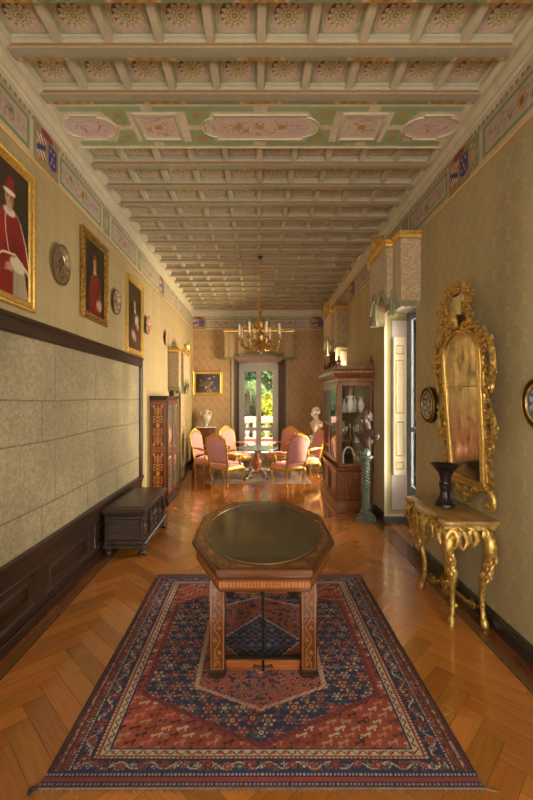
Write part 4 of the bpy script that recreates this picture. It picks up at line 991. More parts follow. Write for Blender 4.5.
m = MB(); m.M = cr.M; m.prism([(-.10, 1.56), (.10, 1.56), (.10, 1.88), (.05, 1.92), (-.05, 1.92), (-.10, 1.88)], .02, .026); m.build('crest_glass', silver.m, mr, smooth=0)

# ================================================================ CONSOLE TABLE
# local: x along the wall to the viewer's right, y = out of the wall (into room) , z up
CT = basis((0, -1, 0), (-1, 0, 0), (0, 0, 1), (XR, 3.565, 0))
CT = Matrix(((0, -1, 0, XR), (-1, 0, 0, 3.565), (0, 0, 1, 0), (0, 0, 0, 1)))   # mirrored axes replaced below
CT = Matrix.Translation((XR, 3.565, 0)) @ Matrix.Rotation(PI / 2, 4, 'Z')      # x -> +Y, y -> -X
cs_ = thing('console_table', 'gilded rococo console table with veined stone top and cabriole legs against the right wall', 'table', M=CT)
def cons(k=0):
    P = [(-.43, .005), (-.43, .12), (-.415, .24), (-.435, .35), (-.41, .43), (-.34, .455), (-.25, .425), (-.17, .435), (-.10, .475), (0, .49), (.10, .475), (.17, .435), (.25, .425), (.34, .455), (.41, .43), (.435, .35), (.415, .24), (.43, .12), (.43, .005)]
    P = [(v.x, v.y) for v in crom([(x, y, 0) for x, y in P], 4)]
    return [(x * (1 - k / .43), y if y < .02 else max(.005, y * (1 - k / .46))) for x, y in P]
m = MB(); m.loft([[(x, y, z) for x, y in cons(k)] for k, z in ((.018, .836), (.006, .842), (0, .852), (0, .866), (.006, .877), (.014, .880))][::-1])
STN = plain('veined_yellow_stone', (150, 118, 70), .16, 0, .32, 7, .03); m.build('top', STN, cs_, smooth=35)
m = MB(); ap = cons(.03); m.loft([[(x, y, z) for x, y in ap] for z in (.835, .80)], caps=True)
def on_apron(t):  # t -> point and outward normal on the front outline
    n = len(ap); f = t * (n - 1); i = min(int(f), n - 2); a, b = Vector(ap[i]), Vector(ap[i + 1]); p = a.lerp(b, f - i); d = (b - a).normalized(); return p, Vector((-d.y, d.x)), d
m.M = Matrix()
for i in range(40):
    t = .04 + .92 * i / 39; p, nn, dd = on_apron(t); drop = .07 + .09 * abs(math.sin(t * PI * 3)) ** 2 + .12 * math.exp(-((t - .5) / .08) ** 2)
    M_ = basis((dd.x, dd.y, 0), (0, 0, 1), (nn.x, nn.y, 0), (p.x, p.y, .80)); m.M = M_
    if i % 3 == 0: m.scroll(0, -drop * .35, .026, 1, 1.2, .008, .008, hand=(-1) ** i)
    m.leaf((0, .02), ((-1) ** i * .02, -drop), .026, .3 * (-1) ** i, .004)
for i in range(15):
    t = .44 + .12 * i / 14; p, nn, dd = on_apron(t); m.M = basis((dd.x, dd.y, 0), (0, 0, 1), (nn.x, nn.y, 0), (p.x, p.y, .74)); m.leaf((0, 0), (.05 * math.sin(i * 2.1), -.10 - .04 * math.cos(i * 1.7)), .018, .3, .01)
m.M = Matrix(); m.build('carved_apron', GOLD, cs_, smooth=50)
def clamp_y(p): return p
def cabriole(x0, y0, ox, oy, H, foot, r0=.034, seed=0):
    """leg from knee block to scrolled hoof; ox,oy = outward direction of the knee"""
    m = MB(); P, R = [], []
    for z, o, r in ((H, .0, .034), (H - .05, .05, .046), (H - .13, .095, .052), (H - .22, .088, .042), (H - .32, .045, .033), (H - .44, .0, .027), (H - .56, -.022, .022), (H - .66, -.020, .019), (.075, -.006, .022), (.045, .004, .030), (.02, .012, .030), (0, .014, .024)):
        P.append((x0 + ox * o, y0 + oy * o, z)); R.append(r * r0 / .034)
    m.tube(P, R, n=10, sub=3, up=(0, 1, 0)); rr = random.Random(seed)
    for i in range(40):
        z = H - .01 - .40 * rr.random(); k = np.interp(z, [p[2] for p in P][::-1], range(len(P))[::-1]); i0 = int(min(k, len(P) - 2)); q = Vector(P[i0]).lerp(Vector(P[i0 + 1]), k - i0)
        a = math.atan2(oy, ox) + (rr.random() - .5) * 2.6; nx, ny = math.cos(a), math.sin(a); m.M = basis((-ny, nx, 0), (0, 0, 1), (nx, ny, 0), (q.x + nx * .018, q.y + ny * .018, q.z))
        if i % 4 == 0: m.scroll(0, 0, .024, a, 1.2, .008, .008)
        else: m.leaf((0, .02), ((rr.random() - .5) * .05, -.06), .014, .3, .004)
    m.M = Matrix(); m.tube([(P[-4][0] - .03, P[-4][1], .08), (P[-4][0], P[-4][1] + .0, .085), (P[-4][0] + .03, P[-4][1], .08)], .008); m.ell((P[-1][0], P[-1][1], .018), (.030, .030, .018)); return m
for k, (x0, y0, ox, oy) in enumerate(((-.32, .33, -.75, .65), (.30, .31, .75, .65), (-.33, .075, -1, .0), (.33, .075, 1, .0))):
    cabriole(x0, y0, ox, oy, .82, 0, seed=k).build('leg', GOLD, cs_, smooth=50)
m = MB()
for sx in (-1, 1):
    m.tube([(sx * .30, .29, .16), (sx * .20, .26, .12), (sx * .10, .22, .17), (0, .2, .19)], [.014, .018, .016, .02], n=7); m.tube([(sx * .33, .075, .16), (sx * .2, .10, .11), (sx * .1, .16, .15), (0, .2, .17)], [.014, .016, .016, .018], n=7)
    for fy in (.25, .10):
        m.M = basis((1, 0, 0), (0, 0, 1), (0, 1, 0), (sx * .2, fy, .13)); m.scroll(0, 0, .045, 0, 1.3, .012, 0, hand=sx); m.leaf((0, 0), (sx * .07, .03), .018, .4)
    m.M = Matrix()
m.M = Matrix.Translation((0, .2, 0)); m.lathe([(.02, .10), (.05, .12), (.03, .15), (.055, .19), (.07, .215), (.045, .24), (.02, .25), (.03, .27), (.012, .30), (.001, .31)], n=14, lob=.12, nl=7)
for i in range(14):
    a = 2 * PI * i / 14; m.M = basis((-math.sin(a), math.cos(a), 0), (0, 0, 1), (math.cos(a), math.sin(a), 0), (0 + .05 * math.cos(a), .2 + .05 * math.sin(a), .20)); m.leaf((0, -.04), (.02, .06), .016, .4, .0)
m.M = Matrix(); m.build('stretcher', GOLDD, cs_, smooth=50)
m = MB(); m.M = Matrix()
vz = thing('beaker_vase', 'dark bronze flared beaker vase standing on the gilded console table', 'vase', (1.70, 3.61, .880))
m.lathe([(.088, 0), (.092, .006), (.090, .022), (.078, .030), (.062, .045), (.048, .07), (.040, .105), (.038, .135), (.046, .14), (.050, .15), (.047, .158), (.042, .163), (.046, .20), (.052, .205), (.050, .215), (.040, .22), (.042, .25), (.052, .285), (.072, .320), (.100, .350), (.124, .366), (.128, .372), (.122, .372), (.095, .350), (.06, .31), (.03, .25), (.001, .24)], n=40)
vb = m.build('body', BRONZE, vz, smooth=40)
m = MB()
for i in range(8): a = PI * i / 4; m.box(.040, .058, -.004, .004, .04, .13) if False else None
for i in range(8):
    a = PI * i / 4; m.M = Matrix.Rotation(a, 4, 'Z')
    m.tube([(.088, 0, .02), (.060, 0, .055), (.046, 0, .09), (.043, 0, .135)], .004, n=5); m.tube([(.05, 0, .16), (.052, 0, .2)], .004, n=5); m.tube([(.045, 0, .225), (.048, 0, .26), (.07, 0, .31), (.1, 0, .345)], .003, n=5)
m.build('flanges', BRONZE, vz, smooth=40)

# ================================================================ CHEST
ch = thing('cassone_chest', 'dark carved walnut chest on paw feet standing against the left wainscot', 'chest', (-1.80, 4.64, 0))
CL, CWd, CH_ = 1.15, .50, .575
m = MB(); R = []
for k, z in ((.03, .095), (.012, .10), (.012, .125), (.03, .14), (.036, .165), (.05, .18), (.05, .46), (.035, .475), (.03, .49), (.04, .50)): R.append([(k * .3, k, z), (CWd - k, k, z), (CWd - k, CL - k, z), (k * .3, CL - k, z)])
m.loft(R)
bdy = m.build('body', CHESTW, ch, smooth=20)
m = MB(); m.loft([[(0, k, z), (CWd - k, k, z), (CWd - k, CL - k, z), (0, CL - k, z)] for k, z in ((.02, .502), (.008, .506), (0, .516), (0, .540), (.008, .548), (.02, .556), (.05, .562), (.06, .572), (.08, .575))]); m.build('lid', CHESTW, ch, smooth=25)
m = MB(); m.M = basis((1, 0, 0), (0, 0, 1), (0, -1, 0), (.245, .05, .32)); m.frame(.42, .27, [(0, 0), (0, .014), (.012, .018), (.03, .004), (.04, .004), (.045, .0)]); m.M = Matrix(); m.build('end_panel', CHESTW, ch, smooth=25)
def gadroon(m, y0, y1, z, x, n, r):
    for i in range(n): y = y0 + (y1 - y0) * (i + .5) / n; m.tube([(x - .012, y, z + .02), (x + .005, y + .006, z), (x - .006, y + .012, z - .022)], [r, r * 1.3, r * .6], n=6, sub=2)
m = MB(); gadroon(m, .02, CL - .02, .145, CWd - .012, 34, .009)
for i in range(15): x = .03 + (CWd - .06) * i / 14; m.tube([(x, .02, .165), (x + .006, .008, .145), (x + .012, .018, .125)], [.008, .011, .006], n=6, sub=2)
fx_ = CWd - .05
for yc_ in (.08, .36, .79, 1.07):
    m.box(fx_, fx_ + .022, yc_ - .045, yc_ + .045, .18, .465, .006)
    m.M = basis((0, 1, 0), (0, 0, 1), (1, 0, 0), (fx_ + .02, yc_, .32))
    for s in (-1, 1): m.scroll(s * .018, .09, .026, 0, 1.2, .010, .004, hand=s); m.scroll(s * .018, -.09, .026, PI, 1.2, .010, .004, hand=-s); m.leaf((0, .06 * s), (s * .02, -.07 * s), .018, .3, .006)
    m.M = Matrix()
m.M = basis((0, 1, 0), (0, 0, 1), (1, 0, 0), (fx_ + .004, .575, .32)); m.tube([(.115 * math.cos(2 * PI * i / 20), .115 * math.sin(2 * PI * i / 20), .01) for i in range(20)], .014, n=6, sub=1, closed=True); m.ell((0, 0, .01), (.07, .085, .03))
for i in range(10): a = 2 * PI * i / 10; m.leaf((.04 * math.cos(a), .04 * math.sin(a)), (.1 * math.cos(a), .1 * math.sin(a)), .014, .3, .02)
for s in (-1, 1): carve(m, [(s * .14, -.11), (s * .15, 0), (s * .14, .11)], .022, .03, 81 + s, out=s, z=.008); 
m.M = Matrix()
m.build('front_carving', CHESTW, ch, smooth=45)
for x_, y_ in ((.06, .07), (.44, .07), (.06, CL - .07), (.44, CL - .07)):
    m = MB(); m.box(x_ - .035, x_ + .035, y_ - .035, y_ + .035, .07, .10, .006); m.ell((x_ + (.012 if x_ > .2 else 0), y_ - .005, .038), (.048, .045, .036))
    for q in (-1, 0, 1): m.ell((x_ + (.045 if x_ > .2 else 0), y_ + q * .024, .018), (.022, .012, .017))
    m.build('paw_foot', CHESTW, ch, smooth=45)

# ================================================================ INLAID CABINET (left)
ic = thing('inlaid_cabinet', 'tall narrow inlaid walnut display cabinet against the left wall behind the chest', 'cabinet', (-1.845, 6.90, 0))
IW, IL, IH = .285, .92, 1.885
def inlay_side(U, V):
    x = (U - .5) * .27; y = V * 1.66; c = np.zeros(U.shape + (3,)) + np.array((112, 58, 28.)); c = c * (.8 + .4 * vn(x * 8, y * .6, 9, 3))[..., None]
    for y0, y1 in ((.03, .80), (.86, 1.63)):
        ym_ = (y0 + y1) / 2; yy = y - ym_
        c = over(c, B(x, y, -.125, .125, y0, y1) - B(x, y, -.118, .118, y0 + .007, y1 - .007), (184, 118, 54)); c = over(c, B(x, y, -.105, .105, y0 + .02, y1 - .02), (92, 42, 22))
        for s in (-1, 1):
            for q, w_, hh in ((.11, .075, .085), (.25, .055, .07)):
                r = np.hypot(np.abs(x) - w_ * .45, (yy * s - q)); a = np.arctan2(yy * s - q, np.abs(x) - w_ * .45); c = over(c, sm(np.abs(r - hh * .55 + .012 * np.cos(3 * a)), .012, .006), (184, 124, 58)); c = over(c, sm(r, .018, .01), (184, 124, 58))
                c = over(c, E(x, yy * s, 0, q + .06, .012, .04, .2), (184, 124, 58))
        c = over(c, sm(np.abs(x), .006, .003) * B(x, yy, -.1, .1, -.34, .34), (196, 130, 58)); c = over(c, E(x, yy, 0, 0, .03, .05, .2), (190, 130, 62)); c = over(c, E(np.abs(x), np.abs(yy), .07, .33, .022, .03, .3), (190, 126, 58))
    c = over(c, B(x, y, -.13, .13, .80, .86), (134, 74, 34)); return c
m = MB(); m.box(0, IW, 0, IL, .12, IH - .06); m.build('body', MAHO, ic, smooth=0)
m = MB(); m.grid((0.004, -.002, .13), (IW - .02, 0, 0), (0, 0, 1.66), 72, 330, inlay_side); m.build('inlaid_side', INL, ic, smooth=0)
m = MB(); m.loft([[(0, -k, z), (IW + k, -k, z), (IW + k, IL + k, z), (0, IL + k, z)] for k, z in ((.045, 0), (.045, .05), (.03, .065), (.03, .10), (.012, .125), (0, .13))]); m.build('plinth', DKWZ, ic, smooth=20)
m = MB(); m.loft([[(0, -k, z), (IW + k, -k, z), (IW + k, IL + k, z), (0, IL + k, z)] for k, z in ((0, IH - .075), (.01, IH - .06), (.012, IH - .04), (.035, IH - .025), (.04, IH), (.03, IH + .003))]); m.build('cornice', DKWZ, ic, smooth=20)
for a, b in ((.03, .455), (.465, .89)):
    m = MB(); x0 = IW
    m.box(x0, x0 + .022, a, a + .05, .15, IH - .085, .004); m.box(x0, x0 + .022, b - .05, b, .15, IH - .085, .004)
    for z0, z1 in ((.15, .21), (.82, .88), (IH - .145, IH - .085)): m.box(x0, x0 + .02, a, b, z0, z1, .004)
    d = m.build('door', MAHO, ic, smooth=30); g = MB(); g.box(x0 + .006, x0 + .010, a + .05, b - .05, .21, IH - .145)
    g.build('pane', NT('cabinet_glass').bsdf((.16, .15, .13, 1), .04, .0, Specular_IOR_Level=1.0, Coat_Weight=1.0, Coat_Roughness=.02), d, smooth=0)
# ================================================================ DISPLAY CABINET (right)
VL, VD, VH = 1.43, .585, 2.33
vt = thing('display_cabinet', 'large walnut vitrine with glass doors and carved crest standing against the right wall', 'cabinet', (1.325, 6.55, 0)); vt.scale = (1, 1, 1.025)
# local x: 0 (front, room side) .. VD (wall), y: 0 (near) .. VL
def rect(k, z, kb=0): return [(-k, -k, z), (VD + kb, -k, z), (VD + kb, VL + k, z), (-k, VL + k, z)]
m = MB(); m.loft([rect(k, z) for k, z in ((.05, .0), (.05, .06), (.04, .09), (.04, .14), (.02, .165), (.0, .17), (0, .62), (.015, .64), (.035, .655), (.04, .69), (.02, .70), (.0, .705))]); m.build('base_cupboard', CABW, vt, smooth=20)
m = MB(); m.M = basis((1, 0, 0), (0, 0, 1), (0, -1, 0), (VD / 2 + .02, 0, .395)); m.frame(.44, .40, [(0, 0), (0, .012), (.014, .018), (.03, .006), (.05, .006), (.06, .012), (.066, 0)])
for a in (.36, 1.07): m.M = basis((0, -1, 0), (0, 0, 1), (-1, 0, 0), (0, a, .395)); m.frame(.60, .40, [(0, 0), (0, .012), (.014, .018), (.03, .006), (.05, .006), (.06, .012), (.066, 0)])
m.M = Matrix(); m.build('panel_moulding', CABW, vt, smooth=25)
m = MB()
for y in (0, VL - .07):
    for x in (0, VD - .07): m.box(x, x + .07, y, y + .07, .70, 2.06, .006)
for x_, y_ in ((-.012, -.012), (-.012, VL - .058)): m.tube([(x_ + .02, y_ + .02, .72), (x_ + .02, y_ + .02, 2.04)], .022, n=10, sub=1)
for y in (-.004, VL - .066): m.box(.06, VD - .06, y, y + .07, 2.0, 2.06, .004); m.box(.06, VD - .06, y, y + .07, .70, .75, .004)
m.box(0, .06, .06, VL - .06, 2.0, 2.06, .004); m.box(VD - .02, VD, .0, VL, .70, 2.06)
m.build('carcass', CABW, vt, smooth=30)
m = MB(); m.loft([rect(k, z) for k, z in ((0, 2.05), (.012, 2.07), (.012, 2.12), (.03, 2.135), (.05, 2.15), (.075, 2.175), (.095, 2.20), (.10, 2.235), (.08, 2.25), (.05, 2.262), (.03, 2.262))]); m.box(-.02, VD, -.02, VL + .02, 2.26, 2.325, .006); m.build('cornice', CABW, vt, smooth=20)
for a, b in ((.07, .712), (.718, 1.36)):
    m = MB(); m.box(-.012, .012, a, a + .055, .75, 2.0, .004); m.box(-.012, .012, b - .055, b, .75, 2.0, .004)
    for z0, z1 in ((.75, .80), (1.33, 1.365), (1.94, 2.0)): m.box(-.01, .01, a, b, z0, z1, .004)
    d = m.build('door', CABW, vt, smooth=30); g = MB(); g.box(-.002, .002, a + .05, b - .05, .80, 1.94); g.build('pane', GLASS, d, smooth=0)
m = MB(); m.box(.07, VD - .07, .008, .012, .75, 2.0); m.build('side_pane', GLASS, vt, smooth=0)
m = MB(); m.box(.06, VD - .06, VL - .02, VL - .004, .75, 2.0); m.build('end_panel', plain('olive_end_lining', (120, 104, 68), .7), vt, smooth=0)
m = MB(); m.box(.03, VD - .02, .03, VL - .03, .705, .712); m.build('cabinet_floor', plain('olive_lining', (110, 96, 64), .8), vt, smooth=0)
SH = [1.10, 1.555]
for z in SH: m = MB(); m.box(.03, VD - .02, .03, VL - .03, z, z + .016, .003); m.build('shelf', CABW, vt, smooth=30)
m = MB(); m.box(VD - .03, VD - .021, .04, VL - .04, .71, 2.04); m.build('back_lining', plain('olive_silk', (150, 132, 92), .8), vt, smooth=0)
m = MB(); m.M = basis((0, 1, 0), (0, 0, 1), (1, 0, 0), (.02, VL / 2, 2.33))
for s in (-1, 1):
    m.scroll(s * .22, .07, .07, PI, 1.4, .024, 0, hand=s); m.scroll(s * .42, .05, .045, 0, 1.3, .018, 0, hand=-s); carve(m, [(s * .52, .02), (s * .3, .10), (s * .08, .16)], .04, .045, 91 + s, out=-s, z=0)
m.leaf((0, .02), (0, .34), .05, 0, .02); m.ell((0, .16, .0), (.06, .09, .03)); m.ell((0, .27, 0), (.035, .045, .03)); m.M = Matrix(); m.build('crest', wood('crest_walnut', (48, 24, 14), (92, 50, 28), .3), vt, smooth=50)
for x_, y_ in ((.0, .03), (.0, VL - .03), (VD - .05, .03)):
    m = MB(); m.lathe([(.03, 2.325), (.032, 2.345), (.015, 2.355), (.03, 2.38), (.034, 2.40), (.022, 2.42), (.01, 2.43), (.018, 2.45), (.008, 2.48), (.001, 2.49)], x_ + .02, y_, n=14); m.build('finial', CABW, vt)
# ---- contents
PORC = plain('white_porcelain', (214, 210, 198), .22, 0, .08, 30, .03); SIL = plain('tarnished_silver', (190, 182, 164), .25, .85, .1, 30)
BRC = plain('gilt_bronze', (176, 130, 62), .3, .85, .2, 30)
prof = {
 'vase': [(.03, 0), (.034, .01), (.02, .02), (.04, .06), (.052, .11), (.045, .15), (.022, .18), (.02, .20), (.032, .225), (.028, .225), (.016, .2)],
 'jug': [(.04, 0), (.042, .008), (.03, .02), (.052, .07), (.055, .11), (.036, .16), (.03, .20), (.04, .235), (.036, .235), (.026, .2)],
 'bottle': [(.032, 0), (.036, .01), (.04, .10), (.034, .15), (.012, .19), (.010, .235), (.016, .245), (.012, .246)],
 'cup': [(.028, 0), (.03, .006), (.014, .012), (.012, .03), (.034, .05), (.042, .08), (.044, .10), (.040, .10), (.034, .06)],
 'bowl': [(.03, 0), (.032, .01), (.05, .03), (.075, .06), (.085, .09), (.08, .09), (.05, .04)]}
def small(name, label, cat, kind, x, y, z, s, mat, handle=False, group=None):
    t = thing(name, label, cat, (1.325 + x, 6.55 + y, z), group=group); s *= 1.12; m = MB(); m.lathe([(r * s, h * s) for r, h in prof[kind]], n=20); m.build('body', mat, t, smooth=45)
    if handle: m = MB(); m.tube([(.045 * s, 0, .19 * s), (.085 * s, 0, .17 * s), (.08 * s, 0, .10 * s), (.05 * s, 0, .06 * s)], .006 * s, n=6); m.build('handle', mat, t); m = MB(); m.tube([(-.035 * s, 0, .2 * s), (-.06 * s, 0, .225 * s)], .008 * s); m.build('spout', mat, t)
    return t
z3, z2, z1 = (SH[1] + .016) * 1.025 + .001, (SH[0] + .016) * 1.025 + .001, .712 * 1.025 + .001
small('porcelain_jug', 'tall white porcelain jug, largest piece on the top shelf of the vitrine', 'jug', 'jug', .235, .15, z3, 1.05, PORC, True)
small('porcelain_bottle', 'slim white porcelain bottle left of the tall jug on the top vitrine shelf', 'bottle', 'bottle', .15, .20, z3, .82, PORC)
small('porcelain_vase', 'pale grey vase at the right end of the top vitrine shelf', 'vase', 'vase', .42, .16, z3, .95, PORC)
small('porcelain_cup', 'small white footed cup at the left end of the top vitrine shelf', 'cup', 'cup', .095, .12, z3, 1.1, PORC)
small('porcelain_bottle', 'white porcelain bottle just right of the tall jug on the top vitrine shelf', 'bottle', 'bottle', .325, .24, z3, 1.0, PORC)
small('silver_ewer', 'slender silver ewer at the left end of the middle vitrine shelf', 'ewer', 'vase', .125, .20, z2, 1.25, SIL, True)
small('porcelain_figure_vase', 'white porcelain vase on the middle vitrine shelf, left of the dark bust', 'vase', 'jug', .37, .24, z2, .95, PORC)
small('silver_cup', 'silver footed cup on the middle vitrine shelf beside the gilt candelabrum', 'cup', 'cup', .35, .08, z2, 1.2, SIL)
small('porcelain_bowl', 'wide white bowl deep on the middle vitrine shelf', 'bowl', 'bowl', .2, .70, z2, 1.1, PORC)
small('porcelain_vase', 'white vase standing deep on the top vitrine shelf behind the doors', 'vase', 'vase', .2, .75, z3, 1.2, PORC)
t = thing('candelabrum', 'small gilt three-branched candelabrum on the middle vitrine shelf', 'candelabrum', (1.325 + .225, 6.55 + .10, z2)); m = MB(); m.lathe([(.04, 0), (.042, .01), (.015, .03), (.01, .06), (.018, .08), (.008, .10), (.012, .17), (.02, .2), (.016, .205)], n=16)
for s in (-1, 1): m.tube([(0, 0, .12), (s * .03, 0, .10), (s * .055, 0, .13), (s * .055, 0, .16)], .006, n=6)
m.build('stem', BRC, t); 
for s in (-1, 0, 1): m = MB(); m.lathe([(.009, 0), (.009, .07), (.003, .075)], s * .055, 0, n=8); o = m.build('candle', WAX, t); o.location = (0, 0, .16 if s else .2)
t = thing('porcelain_platter', 'oval porcelain platter leaning at the left of the bottom vitrine shelf', 'platter', (1.325 + .10, 6.55 + .34, z1 + .13)); m = MB(); m.M = Matrix.Rotation(math.radians(50), 4, 'Z') @ Matrix.Rotation(math.radians(76), 4, 'X') @ Matrix.Scale(.8, 4); m.lathe([(.001, 0), (.07, 0), (.10, .012), (.13, .018), (.13, .022), (.10, .018), (.07, .006), (.001, .006)], n=32, sx=.85, sy=1.15); m.build('dish', PORC, t)
t = thing('mantel_clock', 'small gilt mantel clock with white round face on the bottom vitrine shelf', 'clock', (1.325 + .385, 6.55 + .14, z1)); m = MB(); m.box(-.09, .09, -.04, .04, 0, .03, .006); m.box(-.055, .055, -.03, .03, .03, .07, .008); m.M = Matrix.Translation((0, 0, .13)) @ Matrix.Rotation(PI / 2, 4, 'X'); m.lathe([(.001, -.03), (.068, -.03), (.072, -.01), (.072, .02), (.06, .032), (.055, .03)], n=28); m.M = Matrix(); m.ell((0, 0, .215), (.03, .02, .025)); m.tube([(-.08, 0, .04), (-.1, 0, .12), (-.06, 0, .18)], .012); m.tube([(.08, 0, .04), (.1, 0, .12), (.06, 0, .18)], .012); m.build('case', BRC, t, smooth=40)
m = MB(); m.M = Matrix.Translation((0, -.031, .13)) @ Matrix.Rotation(PI / 2, 4, 'X'); m.lathe([(.001, 0), (.052, 0), (.052, .003), (.001, .004)], n=28); m.build('dial', PORC, t, smooth=30)
t = thing('glass_dome_ornament', 'white arched porcelain ornament at the left of the bottom vitrine shelf', 'ornament', (1.325 + .165, 6.55 + .13, z1)); m = MB(); m.tube([(-.05, 0, 0), (-.055, 0, .16), (-.02, 0, .26), (.04, 0, .30), (.10, 0, .26), (.13, 0, .16)], [.022, .018, .016, .016, .016, .012], n=8); m.lathe([(.045, 0), (.05, .01), (.03, .03)], -.05, 0, n=14); m.build('body', PORC, t); t.name = 'porcelain_ornament'

# ================================================================ BUSTS
def bust_mesh(name, mat, parent, s=1.0, curls=True, seed=1, voxel=.007, drape=True):
    m = MB(); r = random.Random(seed); m.M = Matrix.Scale(s, 4)
    # faces +X ; socle 0..0.12 is separate
    m.ell((-.012, 0, .500), (.092, .074, .088)); m.ell((.022, 0, .455), (.066, .056, .080)); m.ell((.045, 0, .405), (.034, .034, .026)); m.ell((.0, 0, .43), (.055, .05, .05))
    m.tube([(.078, 0, .485), (.098, 0, .452), (.106, 0, .438), (.086, 0, .430)], [.010, .012, .015, .010], n=8); m.tube([(.068, -.045, .488), (.084, -.02, .495), (.084, .02, .495), (.068, .045, .488)], .011, n=6)
    for q in (-1, 1): m.ell((.070, q * .026, .470), (.014, .014, .010)); m.ell((-.005, q * .070, .455), (.018, .010, .028)); m.ell((.055, q * .034, .440), (.022, .018, .022))
    m.ell((.078, 0, .415), (.014, .022, .006)); m.ell((.076, 0, .406), (.014, .018, .006))
    m.tube([(-.015, 0, .43), (-.022, 0, .35), (-.030, 0, .27)], [.056, .060, .085], n=14)
    m.ell((-.03, 0, .245), (.102, .165, .085)); m.ell((-.01, 0, .19), (.095, .125, .085)); m.ell((-.035, -.145, .225), (.058, .062, .060)); m.ell((-.035, .145, .225), (.058, .062, .060)); m.ell((-.01, 0, .15), (.082, .115, .075)); m.tube([(-.01, 0, .085), (-.01, 0, .12), (-.01, 0, .16)], [.04, .075, .09], n=12)
    if curls:
        for i in range(70):
            a = r.random() * 2 * PI; b = r.random() * 1.35; x, y, z = math.cos(a) * math.cos(b), math.sin(a) * math.cos(b), math.sin(b)
            if x > .55 and z < .5: continue
            m.ell((-.018 + x * .088, y * .073, .502 + z * .085), (.019, .019, .019), n=8)
        for i in range(26): a = PI * (.5 + r.random()); m.ell((-.02 + .08 * math.cos(a), .068 * math.sin(a), .43 + r.random() * .06), (.018, .018, .020), n=8)
    if drape:
        for k in range(7):
            o = k * .022; m.tube([(.02 - o * .3, -.16 + o * .3, .255 - o), (.085, -.07 + o, .225 - o * 1.1), (.098, .02 + o, .195 - o), (.05, .12, .22 - o)], [.011, .013, .013, .009], n=7)
            m.tube([(-.1, -.10 + o * 1.4, .26 - o * .2), (-.115, -.02 + o, .20 - o * .2), (-.06, .10 + o * .2, .16)], .012, n=6)
    o = m.build(name, mat, parent, smooth=180); md = o.modifiers.new('fuse', 'REMESH'); md.mode = 'VOXEL'; md.voxel_size = voxel; md.use_smooth_shade = True
    sm_ = o.modifiers.new('soften', 'SMOOTH'); sm_.iterations = 2; sm_.factor = .5; return o
def socle(mat, parent, s=1.0):
    m = MB(); m.lathe([(.085 * s, 0), (.088 * s, .012 * s), (.075 * s, .025 * s), (.05 * s, .04 * s), (.042 * s, .07 * s), (.05 * s, .10 * s), (.06 * s, .115 * s), (.03 * s, .13 * s)], n=24); return m.build('socle', mat, parent, smooth=35)
colm = thing('twisted_column', 'grey-green marble pedestal column with twisted shaft beside the vitrine', 'pedestal', (1.655, 6.08, 0))
m = MB(); m.lathe([(.155, 0), (.155, .045), (.145, .055)], n=8); m.M = Matrix.Rotation(PI / 8, 4, 'Z'); m.M = Matrix(); m.lathe([(.125, .05), (.128, .075), (.11, .095), (.085, .105), (.092, .125), (.080, .14), (.070, .15)], n=28); m.build('base', GMARB, colm, smooth=35)
m = MB(); NR = 70; m.lathe([(.066 - .010 * k / NR, .148 + .26 * k / NR) for k in range(0, NR, 10)] + [(.056, .41)], n=28); P = [(.060 - .004 * k / 60, .41 + .42 * k / 60) for k in range(61)]; m.lathe(P, n=48, twist=26, lob=.2, nl=5); m.lathe([(.064, .405), (.064, .42)], n=24); m.lathe([(.058, .825), (.062, .84), (.05, .85)], n=24)
m.build('shaft', GMARB, colm, smooth=50)
m = MB(); m.lathe([(.055, .84), (.06, .86), (.05, .875), (.065, .90), (.10, .935), (.118, .95), (.12, .975), (.105, .985)], n=30); m.lathe([(.075, .98), (.075, 1.02), (.07, 1.04)], n=8); m.build('capital', GMARB, colm, smooth=35)
db = thing('dark_bust', 'dark brown classical bust with curly hair standing on the twisted marble column', 'bust', (1.655, 6.08, 1.04), rz=math.radians(214))
socle(GMARB, db, .9); bust_mesh('bust', BUSTB, db, 1.05, seed=3)
wp = thing('stone_pedestal', 'greenish grey painted pedestal carrying the white bust at the far right corner', 'pedestal', (1.48, 10.15, 0))
GP2 = plain('grey_green_faux_stone', (116, 116, 98), .5, 0, .12, 8); m = MB(); m.loft([[(-k, -k, z), (k, -k, z), (k, k, z), (-k, k, z)] for k, z in ((.19, 0), (.19, .08), (.17, .11), (.14, .13), (.14, .84), (.155, .86), (.18, .88), (.185, .92))]); m.build('body', GP2, wp, smooth=20)
m = MB(); m.M = basis((1, 0, 0), (0, 0, 1), (0, -1, 0), (0, -.14, .48)); m.frame(.2, .58, [(0, 0), (0, .008), (.01, .01), (.02, .0)]); m.build('panel_moulding', GP2, wp, smooth=20)
wb = thing('white_bust', 'white marble bust of a man standing on the pedestal in the far right corner', 'bust', (1.48, 10.15, .92), rz=math.radians(205)); socle(MARB, wb, 1.1); bust_mesh('bust', MARB, wb, 1.18, seed=5, voxel=.01)

